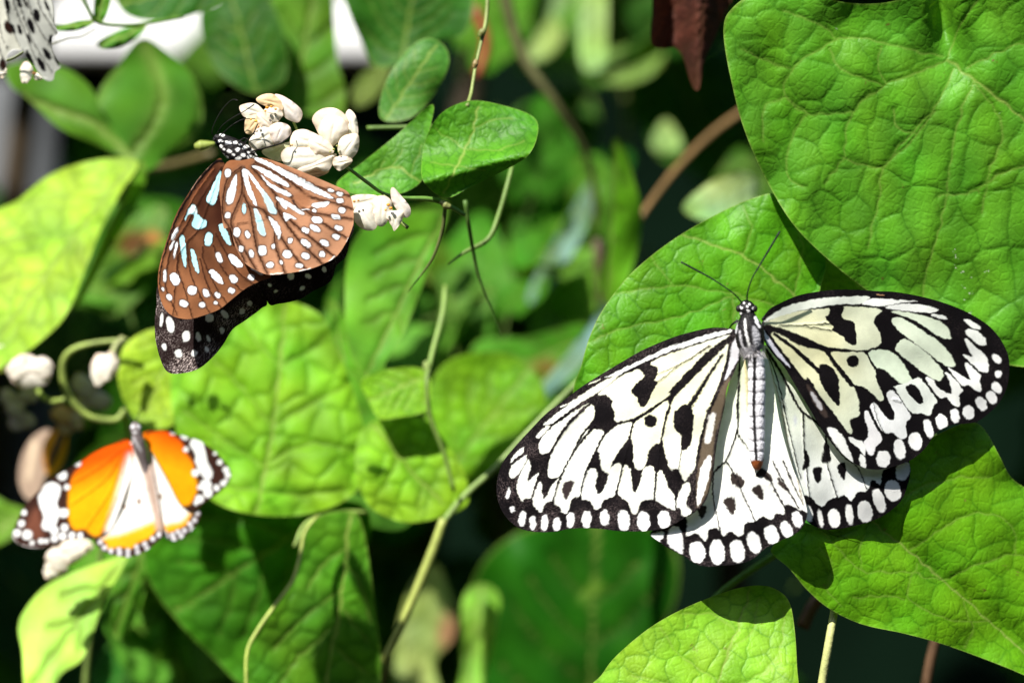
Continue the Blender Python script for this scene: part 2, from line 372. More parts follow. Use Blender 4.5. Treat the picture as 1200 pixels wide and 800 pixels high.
# left forewing (as seen)
lf_out = (z4((530, 92), (400, 85), (250, 115), (100, 160)) + z3((700, 245), (550, 330), (400, 420), (250, 515), (100, 630), (0, 705))
  + z1((230, 120), (130, 230), (70, 310), (40, 400), (35, 490), (60, 580), (110, 650), (180, 697), (270, 715), (380, 713), (450, 698), (550, 692), (650, 697), (735, 708))
  + z2((160, 710), (250, 711), (350, 702), (420, 683), (500, 640), (570, 600), (630, 540), (660, 460), (680, 360), (700, 200), (730, 50))
  + z4((490, 640), (505, 520), (550, 420), (592, 310), (600, 200), (570, 110)))
LFo = [
 ('poly', (0.86, 0.86, 0.84), z4((528, 100), (400, 125), (250, 172), (100, 222)) + z3((950, 196), (850, 238), (700, 312), (550, 382), (450, 430), (428, 441), (520, 428), (560, 404), (700, 336), (850, 272), (985, 216)) + z4((150, 238), (300, 190), (450, 142), (526, 120))),
 ('poly', WL, z4((522, 137), (300, 203), (150, 254)) + z3((850, 288), (650, 388), (540, 436), (375, 562), (430, 570), (478, 610), (470, 645), (492, 690), (503, 763), (640, 733), (720, 685), (850, 600), (890, 566)) + z4((80, 552), (150, 474), (230, 388), (350, 266), (450, 190))),
 ('poly', BLK, z3((650, 376), (745, 330), (760, 355), (805, 372), (800, 425), (780, 460), (802, 480), (770, 540), (740, 620), (700, 658), (668, 635), (655, 590), (615, 550), (640, 500), (705, 440), (680, 390)), 0.5),
 ('line', (0.05, 0.04, 0.03), z4((380, 215), (170, 345), (0, 420)), 1.6, 0.7, 0.5), ('line', (0.05, 0.04, 0.03), z4((170, 345), (60, 430), (0, 475)), 0.9, 0.6, 0.5),
 # cell under the main vein, with streak and blob
 ('poly', WL, z4((512, 205), (470, 245), (400, 310), (300, 410), (200, 510), (118, 600), (90, 700)) + z2((395, 60), (383, 150), (390, 230), (410, 300), (430, 350), (468, 345), (492, 385), (510, 418), (540, 380), (578, 325), (600, 190), (636, 20)) + z4((380, 650), (430, 540), (470, 440), (500, 320)), 0.8),
 ('line', BLK, z4((470, 280), (380, 420), (300, 550), (230, 660)), 3.0, 6.5, 1.0),
 ('poly', BLK, z4((190, 640), (235, 645), (262, 700), (268, 780)) + z2((565, 60), (552, 180), (522, 232), (490, 228), (490, 150), (460, 122), (445, 70), (452, 10)) + z4((140, 680)), 0.5),
 ('line', BLK, z2((496, 225), (474, 345)), 1.6, 0.8, 0.5),
 # dot cell and its neighbours
 ('poly', WL, z2((222, 72), (318, 12)) + z3((760, 690), (880, 612)) + z2((393, 80), (372, 185), (340, 200), (305, 240), (290, 290), (268, 345), (228, 345), (212, 290), (210, 200), (198, 145))),
 E(z2, BLK, 312, 65, 38, 36, 5),
 ('poly', WL, z2((205, 74), (110, 97), (40, 160), (6, 230)) + z1((642, 270), (652, 345), (690, 368)) + z2((90, 305), (122, 245), (180, 160))),
 ('poly', WL, z2((345, 380), (375, 355), (400, 400), (420, 460), (450, 500), (458, 580), (430, 580), (342, 525), (336, 440))),
 ('poly', WL, z2((465, 575), (472, 510), (500, 440), (540, 430), (543, 480), (516, 550), (546, 580), (545, 610), (505, 622), (484, 575))),
 ('poly', WL, z2((330, 340), (336, 400), (328, 518), (270, 530), (245, 560), (235, 602), (205, 605), (180, 540), (120, 490), (130, 410), (156, 328), (190, 340), (200, 400), (207, 470), (225, 482), (245, 440), (270, 352), (300, 330))),
 ('poly', WL, z1((600, 342), (562, 360), (540, 430), (532, 518), (578, 532), (610, 580), (642, 575), (662, 530), (735, 492)) + z2((128, 400), (140, 322), (100, 320), (60, 372)) + z1((690, 375), (680, 425), (655, 472), (630, 492), (612, 450), (625, 370))),
 # cells towards the tip
 ('poly', WL, z1((572, 118), (650, 118), (660, 145), (612, 240), (577, 310), (552, 375), (532, 430), (522, 503), (480, 520), (447, 600), (420, 600), (405, 565), (372, 545), (388, 470), (414, 400), (442, 340), (482, 250), (524, 185))),
 ('poly', (0.035, 0.025, 0.025), z1((430, 425), (487, 420), (465, 490), (440, 527), (420, 480)), 0.8),
 ('poly', WL, z3((310, 650), (342, 645), (350, 680)) + z1((598, 60), (540, 130), (500, 200), (450, 300), (413, 380), (380, 397), (350, 402), (335, 380), (342, 310), (362, 250), (402, 170), (462, 80), (530, 15))),
 ('poly', WL, z1((385, 412), (406, 402), (375, 490), (355, 533), (320, 552), (295, 600), (270, 580), (246, 530), (280, 430), (300, 430), (300, 480), (310, 520), (332, 500), (352, 450))),
 ('poly', WL, z3((308, 626)) + z1((520, 5), (445, 80), (385, 170), (350, 238), (320, 257), (295, 255), (282, 210), (302, 160), (362, 100), (432, 50), (490, 5))),
 ('poly', WL, z1((280, 375), (246, 480), (235, 515), (200, 517), (185, 537), (152, 460), (172, 380), (220, 290), (236, 330), (222, 380), (216, 422), (240, 402), (268, 377))),
 ('poly', WL, [(697, 461), (683, 470), (668, 480), (650, 494), (637, 498), (645, 490), (658, 480), (676, 468)]),
 ('poly', WL, z1((350, 95), (300, 150), (280, 165), (270, 152), (310, 105))),
 ('poly', WL, z1((190, 220), (190, 250), (150, 280), (125, 305), (115, 300), (140, 260))),
 ('poly', WL, z1((205, 265), (210, 290), (160, 380), (122, 400), (110, 370), (122, 330))),
 ('poly', WL, z3((520, 436), (375, 550), (260, 592), (130, 650), (180, 620), (300, 540), (420, 467), (460, 446))),
 ('line', WL, z3((105, 655), (150, 635)), 1.2, 0.6), ('line', WL, z3((310, 492), (390, 457)), 1.2, 0.8),
 # fine veins between the cells
 ('line', BLK, z3((30, 788), (180, 690), (310, 615)), 1.9, 2.1, 0.5), ('line', BLK, z1((545, 0), (455, 90), (395, 180), (350, 250), (280, 390), (245, 500)), 2.2, 1.9, 0.5), ('line', BLK, z1((605, 95), (520, 200), (450, 310), (405, 400), (365, 530)), 3.0, 1.9, 0.5),
 ('line', BLK, z1((660, 150), (590, 290), (550, 390), (525, 510)), 2.4, 1.9, 0.5), ('line', BLK, z2((212, 70), (160, 280), (130, 410), (108, 500)), 2.6, 2.0, 0.5), ('line', BLK, z2((410, 10), (370, 200), (345, 380), (333, 530)), 2.8, 2.0, 0.5), ('line', BLK, z2((458, 510), (460, 585)), 1.8, 1.7, 0.5),
 # inner silver streaks on the brown band
 ('poly', (0.10, 0.075, 0.05), z4((530, 440), (500, 560), (480, 640), (440, 800)) + z2((690, 150), (672, 300), (655, 450), (600, 560), (570, 540), (590, 330), (620, 150), (655, 10)) + z4((420, 620), (470, 500)), 2.0),
 ('line', BLK, z4((535, 150), (505, 320), (470, 450), (430, 550), (380, 680), (340, 800)) + z2((600, 200), (580, 330), (570, 450), (575, 560)), 3.6, 2.5, 0.8),
 ('poly', (0.66, 0.64, 0.70), z4((588, 150), (588, 290), (550, 370), (500, 452), (492, 440), (522, 330), (542, 200)), 1.0),
 ('poly', (0.70, 0.67, 0.64), z2((655, 30), (692, 20), (680, 110), (660, 190), (628, 190), (640, 110)), 1.0),
 ('poly', (0.84, 0.83, 0.80), z2((668, 270), (650, 400), (602, 550), (582, 540), (590, 420), (620, 310)), 0.7),
 ('line', BLK, z2((500, 640), (570, 595), (630, 535), (655, 470)), 1.6, 1.2)]
for x, y, rx, ry, rot in ((103, 490, 11, 32, 15), (127, 583, 13, 19, 0), (185, 635, 20, 44, 6), (246, 660, 18, 39, 0), (316, 660, 20, 47, 3), (388, 670, 22, 38, 0), (468, 645, 23, 45, 2), (562, 640, 27, 49, 0), (668, 632, 27, 45, -4)):
    LFo.append(E(z1, (0.87, 0.87, 0.87), x, y, rx, ry, 5, rot))
for x, y, rx, ry in ((155, 648, 34, 60), (270, 652, 36, 57), (392, 643, 36, 52)):
    LFo.append(E(z2, (0.87, 0.87, 0.87), x, y, rx, ry, 5, -4))
dLF = plane(-0.0128, 872, 400, -0.24, 0.08, 0.5)
wing(kite, 'forewing', lf_out, dLF, BLK, LFo, 760, 150, (745, 515), 3, speck=0.55, speckcol=(0.24, 0.18, 0.18), label='brightly lit left forewing with brown dusted black margin')

# left hindwing
lh_out = ([(866, 412), (852, 460), (838, 520), (822, 570), (790, 606)] + z2((312, 718)) + z5((130, 540), (190, 582), (290, 632), (350, 672), (430, 704), (550, 700), (680, 684), (760, 650), (840, 582), (940, 532), (1060, 472), (1116, 380), (1110, 290), (1070, 150), (1024, 50))
  + [(915, 500), (906, 450), (899, 420), (882, 408)])
WH = cream(880, 440, 70, (0.70, 0.76, 0.56), (0.87, 0.87, 0.84))
LHo = [
 ('poly', BLK, z5((70, 400), (300, 372), (310, 490), (345, 492), (380, 480), (440, 535), (458, 465), (490, 445), (530, 460), (560, 502), (605, 470), (660, 502), (690, 488), (708, 412), (760, 408), (820, 370), (880, 390), (912, 350), (965, 355), (970, 300), (1000, 290), (1060, 322), (1100, 330), (1180, 400), (1150, 520), (900, 700), (600, 800), (300, 760), (0, 560)), 0.6),
 ('poly', (0.87, 0.87, 0.87), z5((72, 488), (158, 472), (150, 510), (128, 542), (95, 520))),
 ('poly', (0.87, 0.87, 0.87), z5((200, 450), (240, 435), (275, 470), (290, 560), (283, 622), (240, 600), (188, 560), (186, 500)))]
for x, y, rx, ry, rot in ((383, 608, 52, 72, -8), (518, 608, 50, 82, -5), (652, 602, 49, 76, -10), (763, 545, 42, 72, -18), (882, 492, 46, 64, -18), (980, 458, 36, 57, -25), (1053, 390, 32, 54, -15)):
    LHo.append(E(z5, (0.87, 0.87, 0.87), x, y, rx, ry, 5.715, rot))
TEE = (0.03, 0.022, 0.02)
for q in (((385, 305), (440, 300), (442, 340), (415, 386), (390, 350)), ((560, 260), (630, 240), (640, 310), (625, 360), (590, 330)), ((750, 190), (800, 160), (825, 210), (825, 265), (790, 240)),
          ((610, 80), (640, 75), (695, 120), (697, 155), (670, 182), (615, 150)), ((780, 80), (820, 45), (885, 110), (882, 142), (830, 112), (785, 105)), ((925, 105), (960, 150), (997, 182), (975, 195), (930, 155))):
    LHo.append(('poly', TEE, z5(*q), 0.8))
LHo += [('line', BLK, z5((575, 0), (500, 70), (488, 130), (490, 230), (510, 350), (545, 500)), 2.4, 1.6), ('line', BLK, z5((575, 0), (640, 100), (680, 200), (775, 410)), 2.4, 1.6),
 ('line', BLK, z5((840, 90), (880, 150), (968, 310)), 2.4, 2.0), ('line', BLK, z5((890, 0), (960, 140), (1062, 312)), 2.2, 1.8), ('line', BLK, z5((960, 0), (1020, 140), (1092, 290)), 2.2, 1.2),
 ('line', (0.25, 0.2, 0.12), z5((1030, 0), (1060, 140), (1090, 280)), 1.5, 1.0),
 ('line', BLK, [(866, 408), (866.5, 435), (864.5, 475), (863.5, 507), (850, 541)], 3.4, 2.0), ('line', BLK, [(863.5, 507), (877, 526)], 2, 1.4), ('line', BLK, [(850, 541), (836, 553)], 2, 1.6),
 ('line', (0.55, 0.45, 0.22), [(871, 415), (875, 440), (876, 480)], 3, 2, 2)]
dLH = plane(-0.0106, 872, 400, -0.13, 0.015)
wing(kite, 'hindwing', lh_out, dLH, WH, LHo, 560, 90, (858, 590), 5, speck=0.5, speckcol=(0.24, 0.18, 0.18))

# right forewing
rf_out = (z6((18, 270), (60, 190), (150, 138), (250, 95), (350, 73), (500, 55), (650, 54), (800, 64)) + z7((100, 64), (250, 90), (400, 130), (550, 190), (680, 270), (760, 360), (808, 460), (815, 560), (800, 660))
  + [(1172, 470), (1162, 481), (1144, 494), (1115, 498), (1097, 507), (1085, 524), (1067, 539), (1037, 549), (1017, 549), (1002, 543), (987, 531), (967, 509), (950, 481), (933, 453), (919, 430), (906, 415), (897, 402), (891, 387)])
WR = cream(945, 410, 70, (0.72, 0.69, 0.42), (0.66, 0.71, 0.56))  # whites dimmed: grazing light on the right forewing painted into the colour
WR2 = (0.82, 0.83, 0.80)
RFo = [
 ('poly', (0.74, 0.77, 0.70), z6((28, 266), (150, 180), (300, 132), (450, 107), (600, 100), (737, 100), (672, 150), (560, 150), (400, 170), (250, 200), (120, 242))),
 ('poly', WR2, z6((685, 150), (750, 113)) + z7((0, 105), (170, 116), (245, 122), (170, 128), (40, 150)) + z6((828, 165))),
 ('poly', WR2, z7((40, 157), (150, 138), (280, 146), (370, 175), (320, 194), (200, 185), (100, 176))),
 ('poly', WR, z6((30, 283), (150, 228), (300, 193), (470, 178), (560, 166), (700, 170), (817, 190), (780, 230), (765, 270), (800, 330), (812, 370), (805, 420), (700, 458), (560, 448), (430, 428), (300, 368), (150, 312), (70, 290))),
 ('poly', BLK, z6((470, 160), (565, 160), (552, 240), (630, 268), (642, 310), (652, 410), (615, 422), (580, 400), (560, 370), (488, 325), (492, 300), (440, 240), (470, 210)), 0.5),
 ('line', BLK, z6((130, 290), (300, 290), (475, 278)), 1.0, 1.3, 0.5), ('line', BLK, z6((290, 293), (480, 325)), 1.0, 1.2, 0.5),
 ('poly', WR, z6((85, 340), (150, 358), (250, 420), (350, 448), (430, 468), (495, 560), (600, 690)) + z8((283, 55), (303, 110), (307, 185), (280, 198), (262, 215), (276, 262), (256, 266), (200, 190), (130, 100), (70, 10)) + z6((300, 650), (200, 520), (100, 390)), 0.8),
 ('line', BLK, z6((100, 350), (230, 445), (400, 600)), 4, 5.5, 0.8),
 ('poly', BLK, z6((400, 560), (450, 555), (500, 590), (532, 650), (530, 690)) + z8((214, 60), (216, 136), (190, 126), (150, 74), (122, 20)) + z6((398, 620)), 0.5),
 ('poly', WR, z6((478, 472), (560, 472), (700, 476), (740, 540), (778, 600), (780, 650), (800, 700), (832, 775), (805, 800), (770, 760), (700, 705), (640, 690), (580, 612), (520, 540))),
 E(z6, BLK, 625, 532, 41, 39, 5.714),
 ('poly', (0.64, 0.73, 0.57), z6((728, 475), (800, 455)) + z7((0, 425), (60, 430), (120, 470), (165, 530), (212, 630), (200, 646), (150, 642), (105, 610), (50, 560), (0, 538)) + z6((780, 570))),
 ('poly', (0.66, 0.73, 0.58), z7((103, 420), (148, 358), (200, 375), (280, 430), (370, 520), (403, 570), (390, 612), (350, 612), (270, 562), (180, 492))),
 ('poly', (0.66, 0.73, 0.58), z7((78, 240), (110, 221), (170, 240), (280, 310), (380, 380), (450, 460), (476, 522), (440, 531), (380, 500), (250, 402), (120, 302))),
 ('poly', (0.66, 0.73, 0.58), z7((83, 190), (120, 184), (250, 204), (350, 235), (415, 270), (452, 352), (400, 352), (330, 312), (220, 240))),
 ('poly', WR2, z7((328, 204), (380, 205), (427, 226), (410, 236), (350, 222))),
 ('poly', WR2, z7((530, 238), (570, 240), (635, 282), (630, 297), (580, 285))), ('poly', WR2, z7((548, 300), (600, 300), (660, 350), (669, 392), (630, 397), (580, 360), (543, 320))),
 ('poly', WR2, z7((535, 358), (560, 365), (620, 420), (672, 470), (684, 557), (640, 562), (590, 520), (528, 463), (540, 456), (585, 466), (560, 420))),
 ('poly', WR2, z7((538, 512), (560, 513), (632, 580), (630, 620), (642, 682), (610, 682), (560, 645), (520, 650), (438, 548), (450, 543), (520, 590), (572, 610), (550, 560))),
 ('poly', WR2, z7((412, 572), (440, 575), (523, 672), (500, 710), (506, 772), (470, 776), (420, 720), (375, 722), (290, 602), (340, 612), (370, 662), (440, 700), (455, 690), (440, 620))),
 ('poly', (0.76, 0.80, 0.74), [(1049, 452), (1058, 450), (1070, 444), (1076, 442), (1083, 448), (1098, 469), (1094, 475), (1090, 487), (1081, 484), (1074, 484.5), (1066, 481), (1055, 465), (1048.5, 454)]),
 ('poly', BLK, z8((523, 50), (570, 44), (600, 90), (608, 126), (585, 127), (550, 97)), 0.5), ('line', BLK, z8((470, 110), (500, 120)), 0.2, 0.2),
 ('poly', (0.78, 0.79, 0.79), z8((438, 80), (460, 69), (490, 95), (545, 180), (545, 205), (526, 222), (530, 285), (500, 296), (470, 270), (420, 262), (390, 220), (360, 150), (375, 124), (400, 150), (440, 200), (472, 206), (470, 170), (442, 112))),
 ('line', BLK, z8((370, 120), (395, 210), (425, 268)), 0.6, 1.0, 0.5),
 ('poly', (0.78, 0.77, 0.78), z8((333, 169), (350, 169), (375, 220), (412, 290), (405, 317), (385, 332), (375, 368), (350, 368), (330, 312), (345, 290), (350, 250), (335, 210))),
 ('poly', WR2, z8((258, 288), (300, 299), (332, 320), (338, 360), (330, 372), (305, 340), (270, 312))), ('poly', WR2, z8((308, 374), (325, 370), (338, 400), (338, 432), (315, 422))),
 ('poly', (0.05, 0.035, 0.03), z8((60, 40), (100, 80), (160, 180), (140, 190), (90, 120)), 1.5),
 ('poly', WR2, z8((160, 243), (200, 253), (240, 300), (277, 395), (262, 402), (210, 340), (170, 282)), 0.8),
 ('poly', (0.55, 0.53, 0.55), z8((78, 75), (95, 85), (130, 135), (132, 162), (112, 145), (90, 105)), 1.0),
 ('poly', (0.66, 0.65, 0.74), z6((20, 315), (60, 368), (120, 455), (195, 552), (200, 572), (130, 505), (60, 425), (25, 355)), 0.7)]
for c, rx, ry, rot in ((z8((420, 390))[0], 8, 9.6, 0), (z8((497, 345))[0], 6.6, 12, -10), (z8((571, 307))[0], 7.8, 10.2, -12), ((1088, 502), 5, 11, -18), ((1103.5, 494), 6.8, 9, -12), ((1119, 487), 5, 8.5, -10),
                       ((1135, 483), 6.6, 8, -10), ((1150, 473), 5.8, 8.5, -30), ((1162, 465.5), 5.5, 8, -30), ((1168, 454), 4.8, 7.2, -35), ((1168, 420), 4, 6.4, -45), ((1170, 438), 4, 4.2, 0)):
    RFo.append(('ell', (0.84, 0.84, 0.83), c, rx, ry, rot))
RFo.append(('line', (0.4, 0.22, 0.12), [(1028, 345.5), (1036, 346)], 1.6, 0.8))
dRF = plane(-0.0125, 888, 400, 0.42, 0.06, 0.3)
wing(kite, 'forewing', rf_out, dRF, BLK, RFo, 760, 150, (1035, 455), 8, speck=0.10, wob=0.4)

# right hindwing
rh_out = ([(893, 408), (899, 440), (908, 480), (918, 520), (930, 560), (940, 592)] + z8((52, 655), (75, 692), (150, 721), (250, 711), (350, 686), (430, 650), (500, 590), (532, 520), (547, 430), (500, 350), (300, 250)) + [(968, 490), (930, 440), (905, 408)])
WS = cream(930, 470, 70, (0.68, 0.73, 0.60), (0.80, 0.82, 0.80))
RHo = [('poly', BLK, z8((30, 575), (80, 568), (105, 596), (135, 612), (170, 580), (220, 565), (242, 560), (270, 588), (300, 545), (342, 540), (370, 488), (407, 512), (416, 450), (450, 430), (500, 390), (620, 380), (640, 500), (520, 700), (150, 800), (20, 720)), 0.6)]
for x, y, rx, ry, rot in ((70, 645, 19, 38, -8), (126, 668, 11, 41, -10), (190, 668, 28, 44, -8), (262, 650, 18, 47, -8), (335, 637, 34, 50, -10), (400, 585, 26, 57, -18), (465, 538, 37, 49, -14), (512, 445, 32, 46, 14)):
    RHo.append(E(z8, (0.85, 0.85, 0.83), x, y, rx, ry, 4, rot))
for q in (((90, 435), (130, 430), (131, 470), (115, 506), (100, 490)), ((205, 420), (240, 408), (246, 450), (238, 490), (215, 462)), ((150, 280), (172, 360), (172, 405), (130, 402), (140, 340)), ((55, 345), (78, 400), (66, 430), (42, 442), (48, 390))):
    RHo.append(('poly', BLK, z8(*q), 0.7))
RHo += [('line', BLK, [(898, 409), (916, 438), (932, 470), (941, 483), (955, 493), (968, 505)], 3.2, 3.4), ('line', BLK, z8((45, 172), (50, 350), (60, 430), (76, 590)), 2.2, 1.4), ('line', BLK, z8((152, 260), (155, 400), (207, 575)), 2.2, 1.4),
 ('line', BLK, z8((155, 280), (230, 372), (300, 430), (342, 530)), 2.0, 1.4), ('line', BLK, [(898, 410), (911, 445), (925, 505), (938, 560)], 2.0, 1.2), ('line', (0.3, 0.24, 0.15), [(897, 412), (914, 470), (926, 530), (941, 596)], 1.6, 1.0),
 ('line', (0.12, 0.1, 0.06), [(896, 418), (905, 470), (922, 535)], 1.2, 1.0), ('line', (0.72, 0.66, 0.48), [(897, 415), (912, 468), (924, 525), (940, 590)], 1.4, 2.0, 1.2), ('ell', (0.55, 0.57, 0.62), z8((8, 210))[0], 2, 5, 0, 2)]
dRH = plane(-0.0098, 888, 400, 0.43, 0.05, 0.3)
wing(kite, 'hindwing', rh_out, dRH, WS, RHo, 520, 80, (985, 570), 11, speck=0.1, wob=0.4)

# body, eyes, antennae, legs
def lathe_body(parent, name, spine, radii, yc, ops, base, ns=72, flat=0.8, fuzz=0.0, k=14, seed=2, rings=()):
    c = catmull(spine, False, k); r = np.interp(np.linspace(0, 1, len(c)), np.linspace(0, 1, len(spine)), radii)
    r = r * 1.0
    # smooth radius profile
    rr = catmull(np.stack([np.arange(len(radii)), radii], -1), False, k)[:, 1]; r = rr[:len(c)]
    for q in rings: r = r * (1 - 0.09 * np.exp(-((c[:, 1] - q) / 1.6) ** 2))
    tg = np.gradient(c, axis=0); tg /= np.linalg.norm(tg, axis=1)[:, None]
    nx, ny = -tg[:, 1], tg[:, 0]
    a = np.arange(ns) / ns * 2 * np.pi
    fz = 1 + fuzz * np.random.default_rng(seed).normal(size=(len(c), ns))
    X = c[:, :1] + nx[:, None] * np.cos(a) * r[:, None] * fz; Y = c[:, 1:] + ny[:, None] * np.cos(a) * r[:, None] * fz
    yy = np.interp(np.linspace(0, 1, len(c)), np.linspace(0, 1, len(yc)), yc)[:, None] - np.sin(a) * r[:, None] * S * flat * fz
    X, Y, yy = X.ravel(), Y.ravel(), yy.ravel(); n = len(c)
    C = np.empty((len(X), 3)); C[:] = base(X, Y) if callable(base) else base
    paint(X, Y, C, ops, None, seed, 0.3)
    i, j = np.meshgrid(np.arange(n - 1), np.arange(ns), indexing='ij'); i, j = i.ravel(), j.ravel()
    F = np.stack([i * ns + j, (i + 1) * ns + j, (i + 1) * ns + (j + 1) % ns, i * ns + (j + 1) % ns], -1)
    return put(name, P(X, Y, yy), F, np.clip(C, 0, 1), M_BODY, parent)

def fur(parent, line, rad, yc, n, colr, length, seed=4):
    """short hairs standing on a body"""
    r = np.random.default_rng(seed); c = catmull(line, False, 8); q = c[r.integers(0, len(c), n)]
    an = r.uniform(0.1, math.pi - 0.1, n) * np.where(r.random(n) < 0.5, 1, 1); R = rad * (0.80 + 0.1 * r.random(n))
    x = q[:, 0] + np.cos(an) * R; yy = yc - np.sin(an) * R * S * 0.8; y = q[:, 1] + r.normal(0, 1.5, n)
    L = length * r.uniform(0.5, 1.2, n); ex = x + np.cos(an) * L * 0.7 + r.normal(0, 1, n); ey = y + L * r.uniform(0.2, 1.0, n); eyy = yy - np.sin(an) * L * S * 0.35
    A = P(x - 0.22, y, yy); B = P(x + 0.22, y, yy); E_ = P(ex, ey, eyy)
    V = np.stack([A, B, E_], 1).reshape(-1, 3); F = np.arange(3 * n).reshape(-1, 3)
    return put('fur', V, F, np.repeat(np.asarray(colr)[None] * r.uniform(0.5, 1.5, (n, 1)), 3, 0), M_BODY, parent, False, kind='stuff')
GW = (0.62, 0.61, 0.66); GG = (0.30, 0.29, 0.31)
bo = [('poly', GG, zh((150, 620), (200, 590), (300, 570), (400, 570), (430, 650), (330, 690), (230, 700), (160, 670)), 2),
 ('line', (0.8, 0.8, 0.8), zh((205, 300), (208, 400), (225, 490)), 2.0, 2.6), ('line', (0.7, 0.7, 0.7), zh((232, 500), (250, 590)), 3.0, 2.0), ('line', (0.85, 0.85, 0.87), zh((315, 285), (335, 345), (355, 380)), 3.6, 3.0),
 ('poly', (0.42, 0.42, 0.45), zh((285, 380), (320, 390), (360, 470), (365, 590), (300, 570), (285, 480)), 1.2), ('line', (0.55, 0.55, 0.58), zh((112, 340), (108, 440)), 4.0, 2.6), ('line', (0.45, 0.44, 0.47), zh((150, 430), (170, 560), (210, 620)), 2.4, 3),  # left thorax strips painted grey for the shadow on that side
 ('poly', (0.82, 0.81, 0.86), [(876, 416), (886, 414), (897, 416), (899, 450), (898, 500), (896, 530), (891, 542), (882, 542), (877, 530), (874, 490), (875, 450)], 1.2)]
for yy in (430, 445, 459.5, 474, 488.5, 502.5, 516, 529):
    bo.append(('line', (0.06, 0.05, 0.05), [(874, yy + 1.5), (880, yy - 0.8), (887, yy), (893, yy - 0.8), (899, yy + 1.5)], 0.9, 0.9, 0.5))
bo += [('line', BLK, [(884.5, 414), (884, 445), (883.5, 480), (885, 515), (886.5, 542)], 4.4, 3.4, 0.8)]
bo += [('line', BLK, [(881.5, yy), (888, yy)], 1.6, 1.6) for yy in (445, 459.5, 474, 488.5, 502.5, 516)]
bo += [('poly', (0.30, 0.08, 0.02), [(880, 541), (887, 539), (894, 541), (891, 552), (884, 552)], 0.6)]
for x, y, r in ((150, 170, 1.3), (155, 238, 2.1), (195, 133, 1.2), (173, 187, 1.3), (228, 170, 1.5), (252, 145, 1.5), (240, 215, 2.2), (290, 190, 2.2), (138, 225, 1.2)):
    bo.append(('ell', (0.85, 0.85, 0.85), zh((x, y))[0], r, r * 0.8, 20, 0.4))
lathe_body(kite, 'body', [(874.5, 351), (874.5, 354), (875, 361), (875.5, 367), (876.5, 372), (878, 385), (879.5, 400), (881, 412), (884, 418), (886.5, 428), (887, 450), (886.5, 475), (886.5, 500), (886.5, 522), (887, 538), (887.3, 548), (887.5, 551)],
           [0.6, 6.5, 10.5, 8.5, 10, 16, 16.5, 12.5, 9.5, 10, 10.3, 10.2, 10, 9.6, 8, 4.5, 0.6], [-0.0155, -0.016, -0.0155, -0.0140, -0.013], bo, BLK, 80, 0.85, 0.02, rings=(430, 445, 459.5, 474, 488.5, 502.5, 516, 529))
fur(kite, [(879, 400), (881, 410), (884, 417)], 15, -0.0155, 420, (0.34, 0.32, 0.33), 5)
fur(kite, [(877, 376), (878, 390), (880, 402)], 17, -0.0150, 300, (0.25, 0.24, 0.25), 4, 9)
def ball(parent, name, c, rx, ry, yc, ry_d, colr, mat, seg=14):
    th = np.linspace(0, np.pi, seg); ph = np.arange(seg * 2) / (seg * 2) * 2 * np.pi
    A, B = np.meshgrid(th, ph, indexing='ij'); A, B = A.ravel(), B.ravel()
    X = c[0] + rx * np.sin(A) * np.cos(B); Y = c[1] + ry * np.cos(A); yy = yc - ry_d * S * np.sin(A) * np.sin(B)
    m = seg * 2; i, j = np.meshgrid(np.arange(seg - 1), np.arange(m), indexing='ij'); i, j = i.ravel(), j.ravel()
    F = np.stack([i * m + j, (i + 1) * m + j, (i + 1) * m + (j + 1) % m, i * m + (j + 1) % m], -1)
    return put(name, P(X, Y, yy), F, np.tile(np.asarray(colr, float), (len(X), 1)), mat, parent)
for x in (865.5, 884.5): ball(kite, 'eye', (x, 361.5), 3.2, 4.2, -0.0162, 4, (0.012, 0.01, 0.01), M_BODY)
stem(kite, 'antenna', [(869, 354), (863, 347), (856, 341), (836, 327.5), (815, 316), (798, 307)], [-0.0165, -0.019, -0.020], [0.9, 0.75, 0.7, 0.75, 1.15, 1.0], (0.008, 0.012, 0.012), M_BODY)
stem(kite, 'antenna', [(875.5, 353), (876, 343), (881, 327), (889, 313), (901, 293), (914, 271)], [-0.0165, -0.019, -0.020], [0.9, 0.75, 0.7, 0.75, 1.15, 1.0], (0.008, 0.012, 0.012), M_BODY)
stem(kite, 'leg', [(894, 374), (900, 366), (905, 361)], [-0.011, -0.006, 0.002], [1.6, 1.2, 0.8], (0.01, 0.01, 0.01), M_BODY)
stem(kite, 'leg', [(864, 376), (858, 380), (855, 384)], [-0.011, -0.006, 0.004], [1.6, 1.2, 0.8], (0.01, 0.01, 0.01), M_BODY)

# the brown, cyan-spotted butterfly on the white flowers
tig = thing('butterfly', 'brown butterfly with white and pale blue spots clinging to the white blossoms', 'butterfly', (float(P(275, 190, 0)[0]), 0.0, float(P(275, 190, 0)[2])))
b1, b2 = Zm(160, 90, 4.444), Zm(160, 260, 4.444)
WT = (0.80, 0.85, 0.88); CY = (0.42, 0.74, 0.80); HAL = (0.085, 0.048, 0.035); VN = (0.045, 0.016, 0.008)
def brown(dark, light, cx, cy, r):
    w = Wave(30, seed=6)
    def f(X, Y):
        k = np.clip(np.hypot(X - cx, Y - cy) / r + 0.08 * w(X, Y), 0, 1)[:, None] ** 1.4
        return np.asarray(dark) * (1 - k) + np.asarray(light) * k
    return f
TAN = brown((0.27, 0.105, 0.045), (0.45, 0.225, 0.125), 265, 190, 110)
FOR = brown((0.030, 0.008, 0.005), (0.34, 0.14, 0.06), 268, 232, 165)
